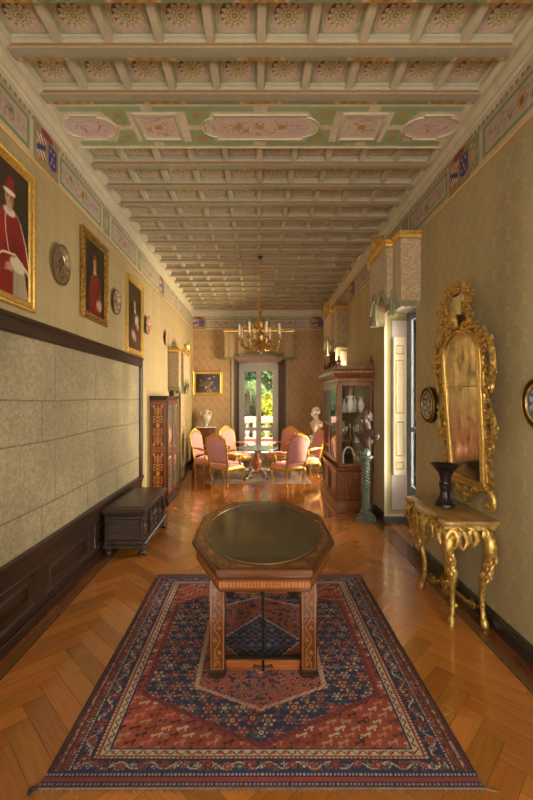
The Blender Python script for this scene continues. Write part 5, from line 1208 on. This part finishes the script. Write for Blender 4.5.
# ================================================================ ARMCHAIRS
CG = gilt('chair_gilding', (226, 176, 88), (164, 112, 44), .36)
def armchair():
    t = thing('gilt_armchair', 'x', 'chair', (0, 0, 0))
    # faces +X ; width along Y
    def seat_out(k=0): return [(v.x, v.y) for v in crom([(-.24 + k, -.25 + k, 0), (-.24 + k, .25 - k, 0), (.10, .31 - k, 0), (.24 - k, .30 - k, 0), (.285 - k, .15, 0), (.27 - k, 0, 0), (.285 - k, -.15, 0), (.24 - k, -.30 + k, 0), (.10, -.31 + k, 0), (-.24 + k, -.25 + k, 0)], 3)][:-1]
    m = MB(); m.loft([[(x, y, z) for x, y in seat_out(k)] for k, z in ((.02, .345), (.0, .355), (0, .395), (.012, .41))])
    for i in range(16):
        a = i / 15; P = [(.285, -.28 + .56 * a)] if i else [(.285, -.28)]; m.M = basis((0, 1, 0), (0, 0, 1), (1, 0, 0), (.27 + .01 * math.sin(a * PI), -.27 + .54 * a, .355)); m.leaf((0, .02), (.01 * (-1) ** i, -.045 - .03 * math.exp(-((a - .5) / .12) ** 2)), .014, .4, 0)
    for s in (-1, 1):
        for i in range(10): a = i / 9; m.M = basis((1, 0, 0), (0, 0, 1), (0, s, 0), (-.2 + .40 * a, s * (.262 + .04 * a), .355)); m.leaf((0, .02), (.01, -.045 - .02 * math.exp(-((a - .5) / .15) ** 2)), .013, .4, 0)
    m.M = Matrix(); m.build('seat_frame', CG, t, smooth=45)
    m = MB(); m.loft([[(x, y, z) for x, y in seat_out(k)] for k, z in ((.012, .405), (.006, .425), (.016, .455), (.05, .475), (.11, .487))]); m.build('seat_cushion', PINK, t, smooth=60)
    lean = lambda z: -.235 - .13 * max(0, (z - .42)) / .65
    def bk(y, z, o=0): return (lean(z) + o, y, z)
    out = [(-.235, .50), (-.245, .66), (-.26, .84), (-.25, .95), (-.17, 1.01), (-.09, 1.04), (0, 1.065), (.09, 1.04), (.17, 1.01), (.25, .95), (.26, .84), (.245, .66), (.235, .50)]
    m = MB(); m.tube([bk(y, z) for y, z in out], .024, n=8, sub=3, up=(1, 0, 0)); m.tube([bk(-.235, .505), bk(0, .515), bk(.235, .505)], .022, n=8, up=(1, 0, 0))
    for s in (-1, 1): m.tube([(-.225, s * .225, .38), bk(s * .232, .44), bk(s * .235, .51)], .024, n=8)
    fr = m.build('back_frame', CG, t, smooth=50)
    m = MB()
    for i in range(17):
        a = (i - 8) / 8; y = .19 * a; z = 1.06 - .06 * abs(a) ** 1.5; m.M = basis((0, 1, 0), (0, 0, 1), (1, 0, 0), bk(y, z)); m.leaf((0, -.01), (.025 * a, .05 + .035 * math.exp(-(a / .3) ** 2)), .018, .3 * (-1) ** i, -.005)
    for s in (-1, 1): m.M = basis((0, 1, 0), (0, 0, 1), (1, 0, 0), bk(s * .235, .97)); m.scroll(0, .01, .035, 0, 1.2, .012, 0, hand=s); m.M = basis((0, 1, 0), (0, 0, 1), (1, 0, 0), bk(s * .08, 1.07)); m.scroll(0, .01, .03, 0, 1.2, .011, 0, hand=-s)
    m.M = Matrix(); m.build('crest', CG, fr, smooth=50)
    m = MB(); rings = []
    Q = [(v.x, v.y) for v in crom([(y, z, 0) for y, z in out], 2)] + [(.12, .505), (0, .515), (-.12, .505)]
    for k, o in ((.92, -.028), (.98, -.012), (.985, .012), (.90, .034), (.7, .046)): rings.append([bk(y * k, .78 + (z - .78) * k, o) for y, z in Q])
    m.loft(rings); m.build('backrest', PINK, t, smooth=60)
    for s in (-1, 1):
        m = MB(); m.tube([bk(s * .245, .70), (-.16, s * .285, .69), (.0, s * .315, .665), (.08, s * .32, .655), (.12, s * .32, .64), (.115, s * .32, .615)], [.016, .018, .018, .02, .024, .018], n=8, sub=4); m.tube([(.09, s * .318, .645), (.055, s * .31, .57), (.09, s * .30, .49), (.14, s * .285, .40)], [.018, .019, .018, .022], n=8, sub=4)
        ar = m.build('arm', CG, t, smooth=50); m = MB(); m.tube([(-.17, s * .286, .705), (-.08, s * .30, .70), (.03, s * .315, .685)], [.014, .022, .016], n=8); m.build('arm_pad', PINK, ar)
    for sx, x0, y0 in ((1, .235, .255), (-1, -.215, .215)):
        for s in (-1, 1):
            m = MB(); ox, oy = (.75, .65 * s) if sx > 0 else (-.75, .5 * s); P, R = [], []
            for z, o, r in ((.39, 0, .026), (.34, .022, .032), (.28, .030, .027), (.20, .010, .020), (.12, -.008, .015), (.06, .0, .014), (.03, .014, .020), (.0, .022, .016)): P.append((x0 + ox * o, y0 * s + oy * o, z)); R.append(r)
            m.tube(P, R, n=8, sub=3, up=(0, 1, 0)); m.M = basis((-oy, ox, 0), (0, 0, 1), (ox, oy, 0), (P[1][0] + ox * .025, P[1][1] + oy * .025, .33)); m.leaf((0, .03), (0, -.06), .02, .1); m.M = Matrix(); m.build('leg', CG, t, smooth=50)
    return t
ch0 = armchair()
SPOT = [(-1.13, 9.30, -20, 'pink gilt armchair at the far left of the round table, before the commode'),
        (-.66, 8.50, 56, 'pink gilt armchair seen from behind, left of the round table'),
        (-.53, 10.03, -42, 'pink gilt armchair facing us behind the round table, left of the window'),
        (.60, 10.03, 222, 'pink gilt armchair behind the round table, right of the window, half hidden'),
        (.68, 8.50, 122, 'pink gilt armchair seen from behind, right of the round table'),
        (1.13, 9.30, 196, 'pink gilt armchair at the far right of the round table, before the white bust')]
for i, (x, y, a, lb) in enumerate(SPOT):
    zz = .0115
    if i == 0: ch0.location = (x, y, zz); ch0.rotation_euler = (0, 0, math.radians(a)); ch0['label'] = lb; ch0['group'] = 'armchairs around the round table'
    else: dup(ch0, loc=(x, y, zz), rz=math.radians(a), label=lb)

# ---- round table
rt = thing('round_table', 'round grey-topped pedestal table with turned wooden foot in front of the far window', 'table', (0, 9.2, .009))
m = MB(); m.lathe([(.05, .672), (.44, .672), (.475, .68), (.482, .69), (.475, .70), (.001, .702)], n=56); m.build('top', plain('blue_grey_stone', (120, 128, 134), .14, 0, .1, 6, .02), rt, smooth=40)
WP = wood('turned_fruitwood', (120, 66, 38), (184, 116, 72), .3); m = MB(); m.lathe([(.10, .12), (.12, .15), (.09, .19), (.06, .22), (.075, .27), (.105, .33), (.11, .38), (.08, .44), (.05, .48), (.06, .52), (.045, .56), (.06, .62), (.12, .66), (.14, .672)], n=28); m.build('pedestal', WP, rt, smooth=45)
for i in range(4):
    a = PI / 4 + PI / 2 * i; m = MB(); m.M = Matrix.Rotation(a, 4, 'Z'); m.tube([(.07, 0, .15), (.16, 0, .19), (.24, 0, .13), (.29, 0, .05), (.34, 0, .03), (.37, 0, .055)], [.04, .036, .03, .026, .028, .018], n=10); m.ell((.345, 0, .018), (.035, .025, .018)); m.ell((.20, 0, .06), (.05, .03, .045)); m.build('foot', plain('grey_veined_foot', (128, 108, 94), .4, 0, .3, 14), rt, smooth=50)

# ---- commode and vase in the far left corner
cm = thing('commode', 'small reddish wooden commode with white marble top against the far wall', 'commode', (-1.43, 11.06, 0))
m = MB(); m.loft([[(-w, -d, z), (w, -d, z), (w, .37, z), (-w, .37, z)] for w, d, z in ((.27, .0, .0), (.27, .0, .09), (.25, -.02, .11), (.25, -.02, .98), (.265, .0, 1.0), (.27, .0, 1.02))]); m.build('body', MAHO, cm, smooth=20)
m = MB(); m.box(-.285, .285, -.02, .375, 1.02, 1.05, .008); m.build('top', MARB, cm, smooth=30)
for z0, z1 in ((.14, .40), (.42, .68), (.70, .96)):
    m = MB(); m.box(-.23, .23, .0, .021, z0, z1, .006); d = m.build('drawer', MAHO, cm, smooth=30)
    for s in (-1, 1): m = MB(); m.M = basis((1, 0, 0), (0, 0, 1), (0, -1, 0), (s * .12, 0, (z0 + z1) / 2)); m.lathe([(.012, 0), (.008, .012), (.014, .022), (.001, .028)], n=10); m.build('knob', BRC, d)
vs_ = thing('porcelain_vase', 'pale patterned porcelain vase with handles on the commode in the far left corner', 'vase', (-1.43, 11.2, 1.05))
def vfn(U, V): c = np.zeros(U.shape + (3,)) + np.array((188, 182, 158)); return over(over(c, arabesque(U * 4, V * 2, 6, 4) * .6, (110, 120, 110)), (vn(U * 4, V * 2, 6, 9) > .7) * .6, (150, 110, 84))
pr_ = [(.07, 0), (.075, .015), (.05, .04), (.06, .08), (.12, .16), (.14, .24), (.125, .32), (.07, .37), (.055, .41), (.075, .45), (.085, .475), (.07, .48), (.04, .42)]
Q = crom([(r, z, 0) for r, z in pr_], 3); m = MB(); n = 36; V2 = [(p.x * math.cos(2 * PI * i / n), p.x * math.sin(2 * PI * i / n), p.y) for p in Q for i in range(n)]
F2 = [(j * n + i, j * n + (i + 1) % n, (j + 1) * n + (i + 1) % n, (j + 1) * n + i) for j in range(len(Q) - 1) for i in range(n)]
cc = lin(vfn(np.array([(k % n) / n for k in range(len(V2))]), np.array([V2[k][2] for k in range(len(V2))]))); m.add(V2, F2, [tuple(c) for c in cc.tolist()]); m.build('body', vcol('painted_porcelain', .25, 0, 30, .06, .03), vs_, smooth=60)
for s in (-1, 1): m = MB(); m.tube([(s * .06, 0, .43), (s * .13, 0, .42), (s * .15, 0, .35), (s * .12, 0, .29)], .012, n=8); m.build('handle', PORC, vs_)

# ================================================================ CHANDELIER
cx, cy = .055, 7.0; ZBC = (ZB + .142) / 1.077
cn = thing('chandelier', 'gilt chandelier with eight white candles hanging from the coffered ceiling', 'chandelier', (cx, cy, -.16)); cn.scale = (1.077,) * 3
CHG = gilt('chandelier_gilding', (200, 158, 84), (104, 74, 34), .36)
m = MB(); m.lathe([(.001, ZBC - .0), (.045, ZBC - .0), (.04, ZBC - .02), (.02, ZBC - .035), (.012, ZBC - .045), (.001, ZBC - .05)][::-1], n=20); m.build('ceiling_rose', plain('dark_metal', (60, 46, 34), .4, .6), cn)
m = MB(); m.tube([(0, 0, 3.42), (0, 0, ZBC - .04)], .006, n=8, sub=1); m.lathe([(.008, 3.98), (.025, 3.99), (.028, 4.0), (.01, 4.01)], n=14); m.tube([(-.04, 0, 4.0), (0, 0, 4.008), (.04, 0, 4.0)], .005, n=6)
m.build('rod', CHG, cn)
m = MB(); m.lathe([(.001, 2.56), (.018, 2.575), (.026, 2.60), (.012, 2.625), (.035, 2.66), (.085, 2.70), (.11, 2.735), (.085, 2.765), (.04, 2.79), (.05, 2.83), (.065, 2.87), (.045, 2.92), (.024, 2.96), (.032, 3.0), (.05, 3.05), (.06, 3.10), (.04, 3.16), (.022, 3.20), (.03, 3.26), (.02, 3.31), (.024, 3.36), (.075, 3.385), (.078, 3.395), (.03, 3.41), (.01, 3.43)], n=24, lob=.05, nl=8); m.build('body', CHG, cn, smooth=50)
for i in range(8):
    a = 2 * PI * (i + .35) / 8; ca, sa = math.cos(a), math.sin(a); m = MB(); m.M = Matrix.Rotation(a, 4, 'Z'); Rr = .345
    m.tube([(.07, 0, 2.745), (.13, 0, 2.68), (.22, 0, 2.665), (.31, 0, 2.70), (Rr, 0, 2.77), (Rr, 0, 2.80)], [.013, .014, .013, .013, .011, .010], n=7, sub=4)
    m.M = m.M @ basis((1, 0, 0), (0, 0, 1), (0, -1, 0), (0, 0, 0)); m.scroll(.17, 2.735, .05, -PI / 2, 1.3, .010, 0, hand=1); m.scroll(.27, 2.66, .03, PI / 2, 1.2, .008, 0, hand=-1); m.leaf((.12, 2.70), (.16, 2.63), .016, .3); m.leaf((.2, 2.68), (.28, 2.75), .014, -.3)
    ar = m.build('arm', CHG, cn, smooth=50); m = MB(); m.lathe([(.012, 2.795), (.045, 2.812), (.048, 2.818), (.018, 2.822), (.017, 2.865), (.022, 2.87), (.012, 2.872)], Rr * ca, Rr * sa, n=14); m.build('candle_cup', CHG, ar); m = MB(); m.lathe([(.0155, 2.868), (.0155, 3.04), (.012, 3.045), (.002, 3.048)], Rr * ca, Rr * sa, n=10); m.tube([(Rr * ca, Rr * sa, 3.045), (Rr * ca + .002, Rr * sa, 3.06)], .0015, n=4); m.build('candle', WAX, ar)
for i in range(8):
    a = 2 * PI * (i + .85) / 8; m = MB(); m.M = Matrix.Rotation(a, 4, 'Z') @ basis((1, 0, 0), (0, 0, 1), (0, -1, 0), (0, 0, 0)); m.leaf((.04, 2.82), (.11, 2.90), .018, .5); m.leaf((.03, 3.05), (.08, 3.0), .014, -.5); m.leaf((.06, 2.73), (.15, 2.78), .016, .4); m.build('leaf_ornament', CHG, cn, smooth=50)

# ================================================================ PELMETS AND CURTAINS
FAB_D = NT('brocade'); 
def brocade(name, col, axis=0):
    t = NT(name); f = t.noise(t.obj((1, 1, .8)), 38, 4, .6); g = t.noise(t.obj((60, 60, 3)), 2, 2); k = t.ramp(f, .45, .58)
    c = t.mix(k, tuple(lin(col) * .78) + (1,), tuple(np.clip(lin(col) * 1.15, 0, 1)) + (1,)); return t.bsdf(c, .75, 0, g, .2, Sheen_Weight=.3)
BRO = brocade('beige_brocade', (172, 148, 112)); FRI = plain('green_silk_fringe', (138, 134, 102), .7, 0, .2, 50); LIN = plain('olive_gold_lining', (124, 104, 52), .7, 0, .15, 12)
def pelmet(label, M, L, zt, zb, d0=.235, d1=.31, sw=.32, tail=True, crestx=.5):
    """local: x along wall, y up, z out. x in -L/2..L/2"""
    t = thing('pelmet', label, 'pelmet', M=M); a = .21 * L; plan = [(-L / 2, .0), (-L / 2, d0), (-L / 2 + a, d0), (-L / 2 + a, d1), (L / 2 - a, d1), (L / 2 - a, d0), (L / 2, d0), (L / 2, .0)]
    # dense outline
    pts = []
    for (x0, q0), (x1, q1) in zip(plan[:-1], plan[1:]):
        k = max(2, int(math.hypot(x1 - x0, q1 - q0) / .012))
        for i in range(k): pts.append((x0 + (x1 - x0) * i / k, q0 + (q1 - q0) * i / k))
    pts.append(plan[-1])
    def bot(x, q):
        u = abs(x) / (L / 2 - a)
        if u >= .999: return zb + (.10 if (u < 1.25 and q > d0 * .9) else 0) + .004 * math.sin(x * 90 + q * 90)
        s = x / (L / 2 - a); return zb + sw * (1 - .55 * (2 * abs(abs(s) - .5)) ** 2) * (.75 + .25 * math.cos(s * PI)) 
    m = MB(); vs, fs = [], []; n = 18
    wv = lambda x, q: .007 * math.sin((x + q) * 42)
    for j in range(n):
        for x, q in pts:
            b = bot(x, q); z = (zt - .07) * (1 - j / (n - 1)) + b * j / (n - 1); o = wv(x, q) * j / (n - 1); vs.append((x, z, q + (o if q > .05 else 0)))
    k = len(pts)
    for j in range(n - 1):
        for i in range(k - 1): fs.append((j * k + i, (j + 1) * k + i, (j + 1) * k + i + 1, j * k + i + 1))
    m.add(vs, fs); o_ = m.build('valance', BRO, t, smooth=50); sd3 = o_.modifiers.new('thickness', 'SOLIDIFY'); sd3.thickness = .006
    m = MB()
    for i in range(0, k - 1):
        x, q = pts[i]; b = bot(x, q); m.tube([(x, b + .055, q + .004), (x + .003, b + .03, q + .010), (x + .001 * (i % 3), b - .015 - .01 * (i % 2), q + .006)], [.007, .007, .005], n=4, sub=1)
    m.tube([(x, bot(x, q) + .055, q + .004) for x, q in pts[::2]], .008, n=4, sub=1)
    m.build('fringe', FRI, t, smooth=50)
    m = MB(); pf = [(0, -.075), (.016, -.07), (.02, -.045), (.012, -.03), (.028, -.012), (.034, 0), (.0, .004)]
    for (x0, q0), (x1, q1) in zip(plan[:-1], plan[1:]):
        d = Vector((x1 - x0, 0, q1 - q0)).normalized(); nn = Vector((-d.z, 0, d.x)); e = d * .03; m.extr([(u, v) for u, v in pf], Vector((x0, zt, q0)) - (e if q0 > 0 else e * 0), Vector((x1, zt, q1)) + (e if q1 > 0 else e * 0), nn, (0, 1, 0))
    m.box(-L / 2, L / 2, zt - .012, zt - .004, 0, d0); m.box(-L / 2 + a, L / 2 - a, zt - .012, zt - .004, 0, d1)
    m.build('gilt_cornice', GOLD2, t, smooth=30)
    m = MB(); m.M = Matrix.Translation((0, zt, d1 + .01)); w = L / 2 - a
    for s in (-1, 1):
        m.scroll(s * w * .72, .05, .05, PI / 2, 1.4, .020, 0, hand=s); m.scroll(s * w * .32, .085, .06, PI / 2, 1.4, .022, 0, hand=-s); m.tube([(s * w * .9, .01, 0), (s * w * .5, .035, .01), (s * w * .15, .12, .01)], [.012, .02, .016], n=7); carve(m, [(s * w * .95, .02), (s * w * .5, .06), (s * .02, .15)], .032, .05, 101 + s, out=-s, z=.01)
    m.leaf((0, .03), (0, .26), .04, 0, .02); m.leaf((-.02, .05), (-.08, .2), .026, .2, .01); m.leaf((.02, .05), (.08, .2), .026, -.2, .01)
    m.build('crest', GOLD2, t, smooth=50)
    if tail:
        for s in (-1, 1):
            m = MB(); xc = s * (L / 2 - a + .02); R = []
            for j, (z, w_, dd) in enumerate(((zb + sw * .8, .03, .02), (zb + sw * .5, .05, .03), (zb + .1, .045, .035), (zb + .03, .04, .03), (zb - .02, .06, .05), (zb - .07, .075, .06))):
                R.append([(xc - s * .02 + w_ * math.cos(q * 2 * PI / 24) * (1 + .25 * math.cos(q * 2 * PI / 4)), z - .0, d1 - .07 + dd * math.sin(q * 2 * PI / 24)) for q in range(24)])
            m.loft(R); m.build('tail', FRI if s else LIN, t, smooth=60)
    m = MB(); m.box(-L / 2 + .02, L / 2 - .02, zb + sw * .2, zt - .1, .03, .036) if False else None
    return t
pelmet('gilt-crested beige brocade pelmet over the near window on the right wall', on_right(5.31, 0), 1.30, 3.79, 2.93)
pelmet('gilt-crested beige brocade pelmet over the far window on the right wall, above the vitrine', on_right(9.15, 0), 1.50, 3.79, 2.93)
pelmet('lower gilt-crested pale brocade pelmet with curtains below on the left wall', on_left(8.98, 0), 1.32, 2.89, 2.02, d0=.22, d1=.27, sw=.25)
pelmet('wide gilt-crested brocade pelmet above the far window, behind the chandelier', on_end(.05, 0), 1.94, 3.78, 2.95, sw=.28, tail=False)
def curtain(label, M, W, z1, mat, amp=.04, tie=None, d=.10):
    t = thing('curtain', label, 'curtain', M=M); m = MB(); nx, nz = int(W / .006) if W < .8 else 120, 24; vs, fs = [], []
    for sgn in (0,):
        for j in range(nz):
            z = .012 + (z1 - .012) * j / (nz - 1); g = 1 - (.35 * math.exp(-((z - tie) / .35) ** 2) if tie else 0)
            for i in range(nx):
                u = i / (nx - 1) - .5; vs.append((u * W * g, z, d + amp * math.sin(u * W * 75 + .6 * math.sin(z * 2)) * (.7 + .3 * (1 - z / z1)) + sgn * .004))
    N = nx * nz
    for s in (0,):
        for j in range(nz - 1):
            for i in range(nx - 1): q = (s * N + j * nx + i, s * N + j * nx + i + 1, s * N + (j + 1) * nx + i + 1, s * N + (j + 1) * nx + i); fs.append(q if s else q[::-1])
    m.add(vs, fs); o_ = m.build('cloth', mat, t, smooth=60); sd3 = o_.modifiers.new('thickness', 'SOLIDIFY'); sd3.thickness = .005
    m = MB(); 
    for i in range(0, nx, 3): u = i / (nx - 1) - .5; x, y, z = vs[i]; m.tube([(x, .08, z + .008), (x, .014, z + .008)], .006, n=4, sub=1)
    m.tube([(vs[i][0], .08, vs[i][2] + .008) for i in range(0, nx, 2)], .008, n=4, sub=1)
    m.build('fringe', FRI, t, smooth=50); return t
curtain('olive-gold curtain hanging below the left pelmet, nearer of the pair beside the inlaid cabinet', on_left(8.62, 0), .42, 2.2, LIN, .028, d=.10)
curtain('cream brocade curtain hanging below the left pelmet, farther of the pair', on_left(9.32, 0), .46, 2.2, BRO, .02, d=.10)

# ================================================================ OUTSIDE
STO = plain('sunlit_pink_stone', (214, 176, 152), .8, 0, .12, 3); TER = plain('terracotta_tiles', (176, 92, 66), .8, 0, .15, 4)  # pinkish colour of the stone itself
m = MB(); m.box(-6, 6, YE + .45, 18, -.15, -.02); o = m.build('terrace', plain('pale_terrace_paving', (226, 214, 196), .7, 0, .06, 2), smooth=0); struct(o)
m = MB(); m.box(-60, 60, 18.2, 90, -1.2, -1.0); o = m.build('garden_ground', plain('garden_grass', (70, 92, 44), .9, 0, .3, 2), smooth=0); struct(o)
bl = thing('stone_balustrade', 'pink stone balustrade along the terrace beyond the far window', 'balustrade', (0, 16.6, -.02))
m = MB(); m.box(-3, 3, -.16, .16, 0, .22, .01); m.build('base', STO, bl, smooth=30); m = MB(); m.box(-3, 3, -.17, .17, .86, .93, .01); m.box(-3, 3, -.2, .2, .93, 1.10, .02); m.build('rail', STO, bl, smooth=30)
for i in range(13):
    x = -2.4 + .4 * i; m = MB()
    if i % 4 == 2: m.box(x - .17, x + .17, -.15, .15, .2, .88, .01)
    else: m.lathe([(.10, .2), (.10, .26), (.05, .30), (.10, .42), (.12, .5), (.06, .68), (.05, .74), (.10, .80), (.10, .88)], x, 0, n=16)
    m.build('baluster', STO, bl, smooth=40)
bn = thing('terrace_bench', 'low red-brown terracotta bench in front of the balustrade outside the far window', 'bench', (0, 14.6, -.02)); m = MB(); m.box(-1.6, 1.6, -.2, .2, .30, .36, .01); m.build('seat', TER, bn, smooth=30)
for x in (-1.3, 0, 1.3): m = MB(); m.box(x - .1, x + .1, -.16, .16, 0, .30, .01); m.build('leg', STO, bn, smooth=30)
def leaves(m, n, c, r, size, seed):
    rr = np.random.RandomState(seed); vs, fs = [], []
    for i in range(n):
        d = rr.randn(3); d /= np.linalg.norm(d); q = np.array(c) + d * np.array(r) * rr.rand() ** .35; a, b = rr.randn(3), rr.randn(3); a /= np.linalg.norm(a); b -= a * a.dot(b); b /= np.linalg.norm(b); s = size * (.6 + .8 * rr.rand()); k = len(vs)
        vs += [tuple(q - a * s), tuple(q + b * s * .4), tuple(q + a * s), tuple(q - b * s * .4)]; fs.append((k, k + 1, k + 2, k + 3))
    m.add(vs, fs)
def leafmat(name, col): t = NT(name); f = t.noise(t.obj(), .9, 3); g = t.noise(t.obj(), 12, 2); return t.bsdf(t.mix(t.ramp(t.math('ADD', t.math('MULTIPLY', f, .6), t.math('MULTIPLY', g, .4)), .35, .65), tuple(lin(col) * .55) + (1,), tuple(lin(col) * 1.35) + (1,)), .6)
BARK = plain('bark', (84, 66, 48), .9, 0, .3, 12)
def tree(label, x, y, h, r, col, seed, cat='tree', name='garden_tree'):
    t = thing(name, label, cat, (x, y, -1.05)); m = MB(); m.tube([(0, 0, 0), (.1, 0, h * .3), (-.05, .1, h * .6)], [.16, .12, .06], n=8); m.build('trunk', BARK, t); m = MB(); rr = random.Random(seed)
    for k in range(9): leaves(m, 620, ((rr.random() - .5) * r, (rr.random() - .5) * r, h * (.16 + .72 * k / 8)), (r * .62, r * .55, h * .16), .10 + .03 * r, seed * 10 + k)
    m.build('crown', leafmat(name + '_foliage', col), t, smooth=0)
tree('dark green leafy tree seen through the left pane of the far window', -2.3, 24.5, 6.8, 2.0, (74, 110, 62), 3)
tree('light green tree seen through the middle of the far window', .4, 29.5, 8.2, 2.8, (104, 142, 84), 4)
tree('mid green tree seen through the right pane of the far window', 2.6, 24.5, 6.4, 1.9, (84, 124, 70), 5)
tree('yellow-green shrub just behind the balustrade, seen in the right window pane', .8, 18.0, 3.0, .7, (170, 180, 50), 6, 'shrub', 'garden_shrub')
tree('low dark green bush behind the balustrade in the left window pane', -1.0, 18.2, 2.4, .8, (60, 100, 60), 7, 'shrub', 'garden_bush')
for i, (x, y, h, r) in enumerate(((-9.3, 38, 9, 4), (-.2, 39, 10.5, 4), (9.0, 38, 9.5, 4))): tree(['far dark tree at the back left of the garden', 'tallest far tree at the back of the garden behind the light green tree', 'far dark tree at the back right of the garden'][i], x, y, h, r, (66, 100, 60), 20 + i)
pm = thing('palm_tree', 'palm with drooping pale fronds behind the balustrade in the left window pane', 'palm', (-.5, 20.6, -1.05)); m = MB(); m.tube([(0, 0, 0), (.05, 0, 1.6), (0, 0, 3.2)], [.2, .15, .14], n=10); m.build('trunk', BARK, pm)
PF = leafmat('palm_frond', (150, 172, 110))
for i in range(16):
    a = 2 * PI * i / 16 + .2; l = 1.1 + .2 * (i % 3); up = .9 if i % 2 else .35; m = MB(); P = [(0, 0, 3.15), (l * .35, 0, 3.15 + up * .7), (l * .75, 0, 3.2 + up * .3), (l, 0, 2.5 + up * .2)]; m.M = Matrix.Rotation(a, 4, 'Z'); m.tube(P, [.03, .02, .015, .006], n=5); Q = crom(P, 8)
    for q in Q[3:]:
        for s in (-1, 1): v = [(q.x, 0, q.z), (q.x + .12, s * .16, q.z - .08), (q.x + .22, s * .32, q.z - .30), (q.x + .08, s * .16, q.z - .10)]; m.add(v, [(0, 1, 2, 3)])
    m.build('frond', PF, pm, smooth=0)
# ================================================================ LIGHT, SKY, CAMERA
def area(name, loc, rot, sx, sy, power, col=(1, 1, 1)):
    d = bpy.data.lights.new(name, 'AREA'); d.shape = 'RECTANGLE'; d.size = sx; d.size_y = sy; d.energy = power; d.color = col
    o = bpy.data.objects.new(name, d); C.objects.link(o); o.location = loc; o.rotation_euler = rot; return o
area('window_light_right_near', (XR + T + .12, 5.4, 1.7), (0, PI / 2, 0), 2.8, 1.15, 170, (1, .90, .72))
area('window_light_right_far', (XR + T + .12, 9.1, 1.7), (0, PI / 2, 0), 2.8, 1.15, 620, (1, .80, .50))
area('window_light_far', (.05, YE + 1.3, 4.1), (math.radians(-62), 0, 0), 2.2, 1.2, 1000, (1, .88, .68))
area('window_light_behind_left', (-1.375, YB - .35, 2.1), (math.radians(90), 0, 0), .72, 2.3, 170, (1, .93, .80))  # added fill lamp outside the made-up rear left window
area('window_light_behind_right', (1.525, YB - .35, 2.1), (math.radians(90), 0, 0), .62, 2.3, 170, (1, .93, .80))  # second added fill lamp, at the made-up rear right window
area('window_light_left_behind', (XL - .36, -1.1, 1.95), (0, -PI / 2, 0), 2.4, 1.25, 470, (1, .93, .80))
sd_ = bpy.data.lights.new('sun', 'SUN'); sd_.energy = 6.5; sd_.angle = .01; sd_.color = (1, .93, .8)
so = bpy.data.objects.new('sun', sd_); C.objects.link(so); so.rotation_euler = (math.radians(48), 0, math.radians(-35))
w = bpy.data.worlds.new('sky'); bpy.context.scene.world = w; w.use_nodes = True; nt = w.node_tree; nt.nodes.clear()
sk = nt.nodes.new('ShaderNodeTexSky'); sk.sky_type = 'NISHITA'; sk.sun_disc = False; sk.sun_elevation = math.radians(42); sk.sun_rotation = math.radians(150)
bg = nt.nodes.new('ShaderNodeBackground'); bg.inputs[1].default_value = .32; ow = nt.nodes.new('ShaderNodeOutputWorld')
nt.links.new(sk.outputs[0], bg.inputs[0]); nt.links.new(bg.outputs[0], ow.inputs[0])
cd = bpy.data.cameras.new('camera'); cd.sensor_width = 36; cd.sensor_fit = 'AUTO'; cd.lens = 400 / 800 * 36; cd.shift_x = (266.5 - 257) / 800; cd.shift_y = -2 / 800; cd.clip_start = .05
co = bpy.data.objects.new('camera', cd); C.objects.link(co); co.location = (0, 0, 1.85); co.rotation_euler = (PI / 2, 0, 0)
S = bpy.context.scene; S.camera = co
S.view_settings.view_transform = 'Standard'; S.view_settings.look = 'None'; S.view_settings.exposure = 0.45; S.view_settings.gamma = 1
S.cycles.use_denoising = True; S.cycles.max_bounces = 9; S.cycles.diffuse_bounces = 6; S.cycles.glossy_bounces = 4; S.cycles.transparent_max_bounces = 12; S.cycles.sample_clamp_indirect = 6
